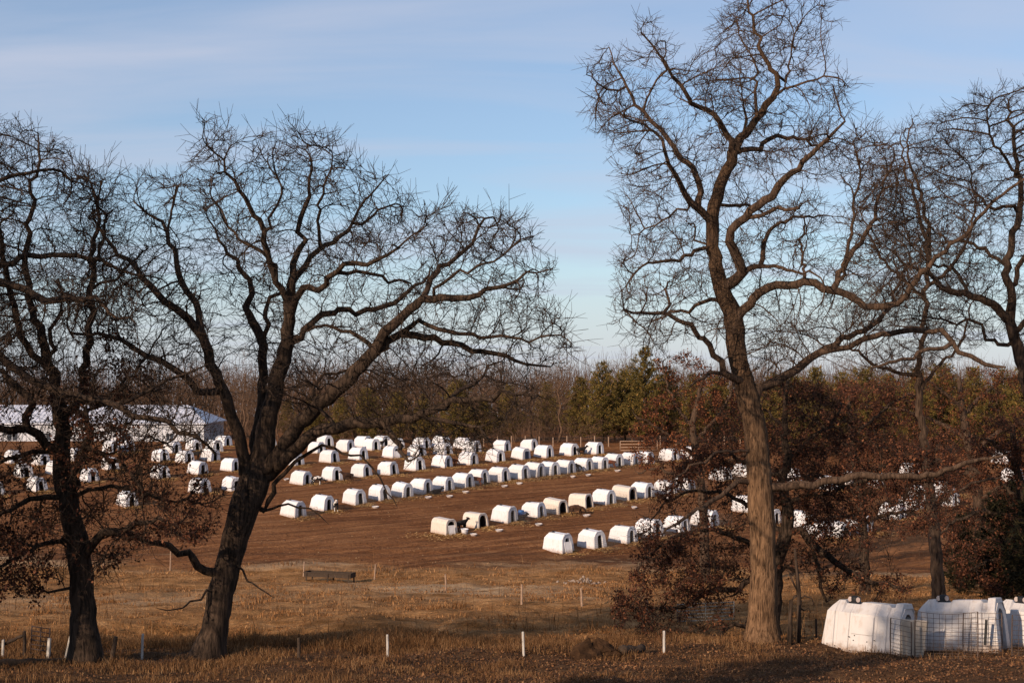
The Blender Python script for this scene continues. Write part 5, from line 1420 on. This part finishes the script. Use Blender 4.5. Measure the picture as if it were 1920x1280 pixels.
def plastic_sheet():
    a = px_ground(1686, 1226); a.y -= .75; a.x = (1688 - 960) * a.y / F; a.z = g1(a.x, a.y); b = px_ground(1738, 1222); b = Vector((a.x + .74, a.y + .14, g1(a.x + .74, a.y + .14)))
    root = a; D = b - a; nrm = Vector((D.y, -D.x, 0)).normalized()
    nu, nw = 28, 16; vs = []
    for j in range(nw):
        w = j / (nw - 1)
        for i in range(nu):
            u = i / (nu - 1)
            fold = .022 * math.sin(u * 19 + w * 2.2) * (1.15 - w) + .028 * math.sin(u * 7 + w * 5) * (1 - .6 * w) - .05 * math.exp(-((u - .62 + .35 * (1 - w)) / .10) ** 2) * w
            uu = u * (0.84 + 0.20 * w) + w * .03
            vs.append(D * uu + nrm * fold + Vector((0, 0, 1.0 * w - 0.02)))
    fs = [(j * nu + i, j * nu + i + 1, (j + 1) * nu + i + 1, (j + 1) * nu + i) for j in range(nw - 1) for i in range(nu - 1)]
    mb = MB(); mb.add(vs, fs)
    o = mb.build('plastic_sheet', M['sheet'], None, True); o.location = a
    md = o.modifiers.new('thickness', 'SOLIDIFY'); md.thickness = 0.006
    tag(o, 'crumpled milky plastic sheet hung between the first two near hutches', 'plastic sheet')
plastic_sheet()
def latch_bar():
    a = local_pt(1, .86, -1.02)
    mb = MB(); mb.box(-.035, .035, -.02, .02, .25, .92)
    o = mb.build('black_strap', M['plastic_black']); o.location = a; o.rotation_euler = (0, R(3), R(-26))
    tag(o, 'black upright strap hung on the wire of the middle near hutch', 'strap')
latch_bar()

# ------------------------------------------------------------------ calves
def calf_mesh(pose, mat):
    v = []; e = []; r = []
    def add(p, rad, par=None):
        v.append(p); r.append(rad)
        if par is not None: e.append((par, len(v) - 1))
        return len(v) - 1
    dz = -.36 if pose == 'lie' else 0.0
    mid = add((0, 0, .63 + dz), .185)
    ru = add((-.36, 0, .65 + dz), .165, mid); ch = add((.30, 0, .65 + dz), .165, mid)
    if pose == 'graze': nk = add((.52, 0, .62), .105, ch); hd = add((.68, 0, .46), .085, nk); mz = add((.78, 0, .30), .055, hd)
    else: nk = add((.50, 0, .80 + dz), .10, ch); hd = add((.63, 0, .95 + dz), .085, nk); mz = add((.81, 0, .86 + dz), .052, hd)
    for s in (-1, 1):
        er = add((v[hd][0] - .04, s * .10, v[hd][2] + .05), .03, hd); add((v[hd][0] - .07, s * .19, v[hd][2] + .03), .018, er)
        if pose == 'lie':
            a = add((.30, s * .15, .14), .07, ch); b = add((.48, s * .16, .07), .05, a); add((.28, s * .17, .045), .035, b)
            a = add((-.28, s * .19, .16), .11, ru); b = add((-.05, s * .21, .08), .06, a); add((-.30, s * .22, .045), .035, b)
        else:
            st = .05 * s
            a = add((.29, s * .11, .44), .072, ch); b = add((.30 + st, s * .115, .25), .046, a); c = add((.29 + st, s * .115, .06), .034, b); add((.32 + st, s * .115, .02), .036, c)
            a = add((-.33, s * .12, .48), .105, ru); b = add((-.27 - st, s * .125, .37), .072, a); c = add((-.42 - st, s * .125, .24), .045, b); d = add((-.38 - st, s * .125, .06), .033, c); add((-.35 - st, s * .125, .02), .036, d)
    t = add((-.52, 0, .70 + dz), .03, ru); add((-.56, 0, max(.36, .42 + dz) if pose != 'lie' else .2), .02, t)
    me = bpy.data.meshes.new('calf'); me.from_pydata(v, e, [])
    o = bpy.data.objects.new('calf_tmp', me); COL.objects.link(o)
    bpy.context.view_layer.objects.active = o
    sk = o.modifiers.new('skin', 'SKIN'); sk.use_smooth_shade = True
    o.modifiers.new('sub', 'SUBSURF').levels = 1
    lay = me.skin_vertices[0].data if me.skin_vertices else None
    if lay is None:
        bm = bmesh.new(); bm.from_mesh(me); bm.verts.layers.skin.verify(); bm.to_mesh(me); bm.free(); lay = me.skin_vertices[0].data
    for i, q in enumerate(r): lay[i].radius = (q, q)
    lay[0].use_root = True
    dg = bpy.context.evaluated_depsgraph_get(); dg.update()
    out = bpy.data.meshes.new_from_object(o.evaluated_get(dg))
    bpy.data.objects.remove(o)
    out.materials.clear(); out.materials.append(mat)
    out.polygons.foreach_set('use_smooth', [True] * len(out.polygons))
    return out
calf_cache = {}
CALVES = [  # px, py of the feet, heading in degrees, pose, coat, label
 (630, 958, -80, 'stand', 'coat_pied', 'black and white calf standing beside the second hutch of the middle row'),
 (594, 909, 15, 'graze', 'coat_pied', 'black and white calf between the first hutches of the row behind'),
 (652, 903, 200, 'stand', 'coat_dun', 'dark brown calf at the third hutch of the row behind the middle one'),
 (816, 927, 20, 'lie', 'coat_black', 'black calf lying at the sixth hutch of the middle row'),
 (893, 911, 175, 'stand', 'coat_brown', 'red brown calf standing before the ninth hutch of the middle row'),
 (847, 874, 10, 'graze', 'coat_brown', 'red brown calf in the row behind the middle row'),
 (1078, 884, -30, 'graze', 'coat_black', 'black calf head down at the fourteenth hutch of the middle row'),
 (1145, 878, 178, 'stand', 'coat_brown', 'red brown calf standing near the right end of the middle row'),
 (1090, 853, 20, 'stand', 'coat_black', 'black calf between the last two hutches of the row behind'),
 (1081, 965, -20, 'graze', 'coat_dun', 'dark calf head down before the cream hutches'),
 (865, 996, 40, 'stand', 'coat_black', 'black calf between the two leftmost cream hutches'),
 (973, 977, 10, 'lie', 'coat_black', 'black calf lying by the blue barrel'),
 (711, 841, 5, 'stand', 'coat_black', 'black calf in the rearmost row of hutches'),
 (1192, 1011, -10, 'lie', 'coat_black', 'black calf lying at the third hutch of the lowest row'),
 (1262, 995, 170, 'lie', 'coat_dun', 'dark calf lying low behind the russet leaves'),
 (46, 893, -40, 'stand', 'coat_pied', 'black and white calf at a hutch near the left edge'),
 (366, 862, 0, 'stand', 'coat_black', 'black calf among the hutches left of the leaning oak'),
]
for px, py, hd, pose, ct, lab in CALVES:
    key = (pose, ct)
    if key not in calf_cache: calf_cache[key] = calf_mesh(pose, M[ct])
    p = px_ground(px, py, 60); p.y -= 0.0
    o = link('calf', calf_cache[key]); o.location = p - Vector((0, 0, .015)); o.rotation_euler = (0, 0, R(hd)); o.scale = (1.15, 1.15, 1.15)
    tag(o, lab, 'calf', 'calves at the hutches')

# ------------------------------------------------------------------ tubs, barrel
def tub_mesh():
    mb = MB(); k = 14
    prof = [(.19, 0), (.25, .16), (.275, .17), (.275, .19), (.24, .19), (.18, .03), (.02, .03)]
    mb.add([(r * math.cos(q * 6.2832 / k) * 1.25, r * math.sin(q * 6.2832 / k), z) for r, z in prof for q in range(k)],
           [(i * k + q, i * k + (q + 1) % k, (i + 1) * k + (q + 1) % k, (i + 1) * k + q) for i in range(len(prof) - 1) for q in range(k)])
    return mb.mesh('feed_tub', M['plastic'], False)
Tub = tub_mesh()
for px, py, lab in [(704, 952, 'third and fourth hutches of the middle row'), (803, 934, 'fifth hutch of the middle row'), (843, 932, 'sixth hutch of the middle row'), (873, 924, 'seventh hutch of the middle row'),
                    (946, 913, 'ninth hutch of the middle row'), (974, 908, 'tenth hutch of the middle row'), (1074, 895, 'thirteenth hutch of the middle row'), (1103, 892, 'fourteenth hutch of the middle row'),
                    (1158, 884, 'sixteenth hutch of the middle row'), (1010, 985, 'hutch beside the blue barrel'), (936, 996, 'second cream hutch from the left'), (888, 1004, 'leftmost cream hutch'),
                    (1100, 968, 'dark calf by the cream hutches'), (1189, 953, 'seventh hutch of the mixed row'), (1250, 936, 'ninth hutch of the mixed row'), (537, 900, 'first hutch of the row behind the middle row'), (1222, 870, 'last hutches of the middle row')]:
    o = link('feed_tub', Tub); on_ground(o, px_ground(px, py, 60), random.uniform(0, 3))
    tag(o, 'white feed tub near the ' + lab, 'feed tub', 'feed tubs on the dirt')
def pail():
    mb = MB(); k = 16
    prof = [(.24, 0), (.30, .42), (.33, .43), (.33, .46), (.28, .46), (.22, .04), (.02, .04)]
    mb.add([(r * math.cos(q * 6.2832 / k), r * math.sin(q * 6.2832 / k), z) for r, z in prof for q in range(k)],
           [(i * k + q, i * k + (q + 1) % k, (i + 1) * k + (q + 1) % k, (i + 1) * k + q) for i in range(len(prof) - 1) for q in range(k)])
    o = mb.build('white_pail', M['plastic']); on_ground(o, px_ground(871, 1001, 60), 0)
    tag(o, 'white pail beside the black calf at the cream hutches', 'pail')
    mb = MB()
    prof = [(.20, 0), (.27, .05), (.285, .28), (.27, .30), (.285, .32), (.285, .58), (.27, .60), (.285, .62), (.27, .85), (.22, .88), (.02, .88)]
    mb.add([(r * math.cos(q * 6.2832 / k), r * math.sin(q * 6.2832 / k), z) for r, z in prof for q in range(k)],
           [(i * k + q, i * k + (q + 1) % k, (i + 1) * k + (q + 1) % k, (i + 1) * k + q) for i in range(len(prof) - 1) for q in range(k)])
    o = mb.build('barrel', M['plastic_blue'], None, True); on_ground(o, px_ground(977, 970, 60), 0); o.scale = (.95, .95, .8)
    tag(o, 'blue plastic barrel between two white hutches', 'barrel')
pail()

# ------------------------------------------------------------------ long white shed behind the field
def shed():
    Y = 188.0; s = Y / F
    x0, x1 = (-150 - 960) * s, (382 - 960) * s
    zb = CZ - (846 - HOR) * s; ze = CZ - (793 - HOR) * s; zr = CZ - (761 - HOR) * s
    D = 13.0
    root = empty('farm_shed', (x0, Y, zb)); tag(root, 'long white metal shed with pale hipped roof behind the field', 'shed')
    L = x1 - x0; H = ze - zb; HR = zr - zb; wz = 0.30 * H
    m = MB(); m.box(0, L, 0, D, wz + .003, H); m.build('wall', M['siding'], root)
    m = MB(); m.box(-.03, L + .03, -.03, D + .03, -1.2, wz); m.build('wainscot', M['wainscot'], root)
    o = .35
    m = MB(); hip = 3.4
    m.add([(-o, -o, H + .004), (L + o, -o, H + .004), (L + o, D + o, H + .004), (-o, D + o, H + .004), (hip, D / 2, HR), (L - hip, D / 2, HR),
           (-o, -o, H - .14), (L + o, -o, H - .14), (L + o, D + o, H - .14), (-o, D + o, H - .14)],
          [(0, 1, 5, 4), (1, 2, 5), (2, 3, 4, 5), (3, 0, 4), (6, 7, 1, 0), (7, 8, 2, 1), (8, 9, 3, 2), (9, 6, 0, 3), (9, 8, 7, 6)])
    rf = m.build('roof', M['roof'], root)
    m = MB(); n = int(L / .62)
    for i in range(n + 1):
        x = i * L / n
        t = np.interp(x, [-o, hip, L - hip, L + o], [0, 1, 1, 0])
        a = Vector((x, -o, H + .02)); b = Vector((x, -o + (D / 2 + o) * t, H + .02 + (HR - H) * t))
        if t > .05: m.tube([a, b], .035, 4)
    q = m.build('roof_seams', M['roof'], rf); q['kind'] = 'stuff'
    m = MB(); n = int(L / .5)
    for i in range(n + 1): m.box(i * L / n - .025, i * L / n + .025, -.05, -.003, wz + .01, H - .15)
    q = m.build('wall_ribs', M['siding'], root); q['kind'] = 'stuff'
    wins = [(13, 33), (77, 96), (147, 160), (228, 246), (311, 326), (362, 377), (-60, -40)]
    for a, b in wins:
        xa, xb = (a - 960) * s - x0, (b - 960) * s - x0
        za, zc = (846 - 826) * s, (846 - 811) * s
        m = MB(); m.box(xa, xb, -.07, -.045, za, zc); w = m.build('window', M['siding'], root)
        mid = (xa + xb) / 2
        for u, v in ((xa + .06, mid - .04), (mid + .04, xb - .06)):
            m = MB(); m.box(u, v, -.085, -.071, za + .06, zc - .06); m.build('pane', M['glass'], w)
shed()

# ------------------------------------------------------------------ fences, gates, trough, logs, stones
def post(px, py, top, mat, label, group, tilt=(0, 0), w=.07, name='fence_post', rnd=False, y0=24):
    p = px_ground(px, py, y0); h = (py - top) * p.y / F
    mb = MB()
    if rnd: mb.tube([(0, 0, -.2), (0.01, 0, h * .5), (0, 0, h - .01), (0, 0, h)], [w, w * .93, w * .85, w * .6], 9)
    else:
        mb.box(-w, w, -w * .8, w * .8, -.2, h)
    o = mb.build(name, mat)
    if not rnd: bevel_mesh(o.data, .012)
    o.location = p; o.rotation_euler = (R(tilt[1]), R(tilt[0]), R(random.uniform(-25, 25)))
    tag(o, label, 'fence post', group)
    return p
g_near = 'old fence posts along the bank'
post(5, 1232, 1199, M['wood_white'], 'peeling white post at the far left edge', g_near, (2, 0), 0.032)
post(45, 1232, 1182, M['wood_dark'], 'dark post left of the small rusty gate', g_near, (1, 0), .045, rnd=True)
post(90, 1236, 1196, M['wood_white'], 'grey white post at the hinge of the small rusty gate', g_near, (5, 0), 0.043)
post(123, 1236, 1189, M['wood_white'], 'tilted white post just left of the upright dark oak', g_near, (12, 0), 0.036)
post(208, 1240, 1192, M['wood_dark'], 'tilted dark post just right of the upright dark oak', g_near, (12, 0), .06, rnd=True)
post(266, 1236, 1188, M['wood_white'], 'peeling white post between the two dark oaks', g_near, (2, 0), 0.030)
post(560, 1232, 1196, M['wood_dark'], 'short dark post right of the leaning oak', g_near, (0, 0), .045, rnd=True)
post(727, 1232, 1189, M['wood_white'], 'white post standing alone left of the middle of the bank', g_near, (-1, 0), 0.029)
post(982, 1230, 1184, M['wood_white'], 'white post near the middle of the bank left of the stump', g_near, (-2, 0), 0.029)
post(1245, 1223, 1182, M['wood_white'], 'white post between the stump and the tall brown oak', g_near, (0, 0), 0.030)
post(1530, 1196, 1160, M['wood_dark'], 'thin dark post left of the nearest hutch', g_near, (0, 0), .035, rnd=True)
g_far = 'thin posts along the far side of the pasture'
for px, py, top, lab in [(194, 1066, 1040, 'thin grey post right of the upright dark oak across the pasture'), (319, 1069, 1033, 'thin grey post left of the leaning oak across the pasture'), (569, 1080, 1053, 'thin grey post at the left end of the feed trough'),
                         (702, 1086, 1057, 'pale post just right of the feed trough'), (836, 1107, 1076, 'thick pale post between the trough and the stone heap'), (978, 1132, 1095, 'leaning thin stake left of the stone heap'), (1091, 1137, 1103, 'grey post below the stone heap'), (1212, 1152, 1124, 'white topped post left of the pipe gate')]:
    post(px, py, top, M['wood_grey'], lab, g_far, (random.uniform(-4, 4), 0), .055, rnd=True, y0=42)

def beam(a, b, r, mat, name, label, cat, k=8):
    c = (a + b) / 2; m = MB(); n = 9; pts = []; rr = []
    for i in range(n):
        t = i / (n - 1); pts.append((a - c).lerp(b - c, t) + Vector((0, random.gauss(0, r * .12), random.gauss(0, r * .12)))); rr.append(r * (1 + random.gauss(0, .08)) * (1 - .25 * t))
    m.tube(pts, rr, k); o = m.build(name, mat, None, True); o.location = c
    tag(o, label, cat); return o
p1 = px_ground(-30, 1246); p2 = px_ground(137, 1243)
beam(p1 + Vector((0, 0, .03)), p2 + Vector((0, 0, .03)), .11, M['wood_dark'], 'fallen_log', 'dark fallen log lying left of the upright dark oak', 'log')
a = px_ground(20, 1230); b = px_ground(45, 1230); 
beam(Vector((a.x - .3, a.y, a.z + .25)), Vector((b.x, b.y, b.z + .55)), .05, M['wood_dark'], 'broken_rail', 'broken dark rail leaning on the post left of the rusty gate', 'rail')
p1 = px_ground(1165, 1228); p2 = px_ground(1206, 1226)
beam(p1 + Vector((0, 0, .1)), p2 + Vector((0, .1, .12)), .13, M['wood_dark'], 'log', 'short dark log lying between the stump and the white post', 'log', 10)
def stump():
    p = px_ground(1112, 1230); k = 26; rings = 9; m = MB(); rg = random.Random(3); vs = []
    for j in range(rings):
        t = j / (rings - 1)
        for q in range(k):
            a = q * 6.2832 / k
            rad = (.52 * (1 - t) ** .55 + .12) * (1 + .28 * math.sin(a * 3 + 1) * (1 - t) + .18 * math.sin(a * 7 + j)) * (1 + rg.gauss(0, .07))
            vs.append((rad * math.cos(a) * 1.25, rad * math.sin(a), -.1 + .52 * t * (1 + .25 * math.sin(a * 2 + 1)) + rg.gauss(0, .02)))
    m.add(vs, [(j * k + q, j * k + (q + 1) % k, (j + 1) * k + (q + 1) % k, (j + 1) * k + q) for j in range(rings - 1) for q in range(k)] + [tuple(range((rings - 1) * k, rings * k))])
    o = m.build('tree_stump', M['earth']); o.scale = (.8, .8, .85); o.location = p; tag(o, 'ragged dark stump with spreading roots on the bank', 'stump')
stump()
def pipe_gate(pA, pB, h, bars, mat, label, t=.02, verts=3, lift=.1, tilt=0):
    root = empty('pipe_gate', pA); D = pB - pA; tag(root, label, 'gate')
    if tilt: root.rotation_euler = (0, R(tilt), 0)
    for i in range(bars):
        z = lift + (h - lift) * i / (bars - 1); m = MB(); m.tube([(0, 0, z), D + Vector((0, 0, z))], t, 6); m.build('gate_bar', mat, root, True)
    for i in range(verts):
        q = D * (i / (verts - 1)); m = MB(); m.tube([q + Vector((0, 0, lift)), q + Vector((0, 0, h + (.0 if 0 < i < verts - 1 else .02)))], t * 1.15, 6); m.build('gate_upright', mat, root, True)
a = px_ground(1270, 1170, 42); b = px_ground(1376, 1166, 42)
pipe_gate(a, b, (1166 - 1129) * a.y / F, 6, M['metal_grey'], 'grey five bar pipe gate standing in the pasture behind the low oak', .02)
a = px_ground(57, 1230); b = px_ground(91, 1232)
pipe_gate(a, b, (1230 - 1176) * a.y / F, 7, M['metal_dark'], 'small rusty gate tilted between old posts', .014, 3, .05, 3)
a = px_ground(1163, 848, 150); b = px_ground(1230, 846, 150)
pipe_gate(a, Vector((b.x, a.y, b.z)), 1.35, 4, M['wood_grey'], 'pale wooden rail gate at the back edge of the hutch field', .05, 3, .25)
def back_fence():
    xs = list(range(855, 1165, 26)) + list(range(1238, 1500, 30)); Y = 178
    root = empty('back_fence', ((855 - 960) * Y / F, Y, 0)); tag(root, 'thin post and wire fence along the foot of the far wood', 'fence')
    pts = []
    for px in xs:
        x = (px - 960) * Y / F; g = g1(x, Y); q = Vector((x - root.location.x, 0, g)); pts.append(q)
        m = MB(); m.tube([q - Vector((0, 0, .2)), q + Vector((0, 0, 1.25 + random.uniform(-.1, .25)))], .075, 6); m.build('post', M['wood_grey'], root)
    for z in (.4, .8, 1.15):
        for A in (pts[:12], pts[12:]):
            m = MB(); m.tube([p + Vector((0, 0, z)) for p in A], .012, 3, False); m.build('wire', M['wire_field'], root)
back_fence()
def trough():
    a = px_ground(575, 1086, 60); b = px_ground(667, 1090, 60); b = Vector((b.x, a.y - 1.0, 0)); a = Vector((a.x, a.y, 0))
    c = (a + b) / 2; c.z = g1(c.x, c.y); L = (b - a).length; rz = math.atan2(b.y - a.y, b.x - a.x)
    root = empty('feed_trough', c, rz); tag(root, 'long dark wooden feed trough on legs in the pasture', 'feed trough')
    W = .42; z0, z1 = .30, .56
    for nm, bx in (('side_board', (-L / 2, L / 2, -W - .04, -W, z0, z1)), ('side_board', (-L / 2, L / 2, W, W + .04, z0, z1)), ('floor_board', (-L / 2, L / 2, -W + .003, W - .003, z0, z0 + .05)),
                   ('end_board', (-L / 2, -L / 2 + .05, -W + .003, W - .003, z0 + .053, z1 + .06)), ('end_board', (L / 2 - .05, L / 2, -W + .003, W - .003, z0 + .053, z1 + .06))):
        m = MB(); m.box(*bx); m.build(nm, M['wood_dark'], root)
    m = MB(); m.box(-L / 2 - .03, L / 2 + .03, -W - .07, -W + .03, z1 + .003, z1 + .05); m.build('rim_board', M['wood_dark'], root)
    m = MB(); m.box(-L / 2 - .03, L / 2 + .03, W - .03, W + .07, z1 + .003, z1 + .05); m.build('rim_board', M['wood_dark'], root)
    for x in (-L / 2 + .15, 0, L / 2 - .2):
        for y in (-W - .10, W + .05):
            m = MB(); m.box(x, x + .09, y, y + .05, -.2, z1); m.build('leg', M['wood_dark'], root)
trough()
def stones():
    rg = random.Random(4); root = empty('stone_heap', px_ground(1090, 1092, 60)); tag(root, 'low heap of pale stones at the edge of the dirt field', 'stone heap')
    meshes = []
    for i in range(5):
        bm = bmesh.new(); bmesh.ops.create_icosphere(bm, subdivisions=2, radius=1)
        for v in bm.verts: v.co *= 1 + .28 * (rg.random() - .5); 
        for v in bm.verts: v.co.z *= .6
        me = bpy.data.meshes.new('stone'); bm.to_mesh(me); bm.free(); me.materials.append(M['stone']); meshes.append(me)
    for i in range(45):
        x = rg.gauss(0, .75); y = rg.gauss(0, .5); r = rg.uniform(.05, .13)
        o = link('stone', meshes[i % 5], root); gx = root.location.x + x; gy = root.location.y + y
        hh = max(0, .34 - .22 * (x * x + y * y * 2))
        o.location = (x, y, g1(gx, gy) - root.location.z + hh * rg.random() + r * .3); o.scale = (r, r, r); o.rotation_euler = (rg.random(), rg.random(), rg.random() * 6)
stones()
# saplings beside the tall brown oak
def sapling(px, py, pts, label, name='sapling'):
    p = px_ground(px, py); m = MB(); s = p.y / F
    root = empty(name, p); tag(root, label, 'sapling')
    m.tube([Vector(((x - px) * s, 0, (py - y) * s)) for x, y, r in pts], [r * s for *_, r in pts], 8); m.build('stem', M['bark_dark'], root, True)
    return root, p, s
sapling(1481, 1206, [(1481, 1210, 5.5), (1481, 1180, 5), (1482, 1150, 4), (1483, 1126, 3.6), (1489, 1120, 3), (1494, 1116, 2)], 'thin dark sapling, left of the two just right of the tall oak')
r, p, s = sapling(1497, 1206, [(1497, 1210, 4.6), (1498, 1160, 4.2), (1498, 1110, 3.8), (1494, 1068, 3), (1490, 1030, 2)], 'thin dark sapling, right of the two just right of the tall oak')
for q in ([(1498, 1125), (1508, 1118), (1522, 1123), (1526, 1135)], [(1498, 1140), (1508, 1146), (1516, 1140), (1520, 1150)], [(1497, 1112), (1488, 1095), (1478, 1070)]):
    m = MB(); m.tube([Vector(((x - 1497) * s, 0, (1206 - y) * s)) for x, y in q], [.03, .025, .02, .01][:len(q)], 5); m.build('branch', M['bark_dark'], r, True)
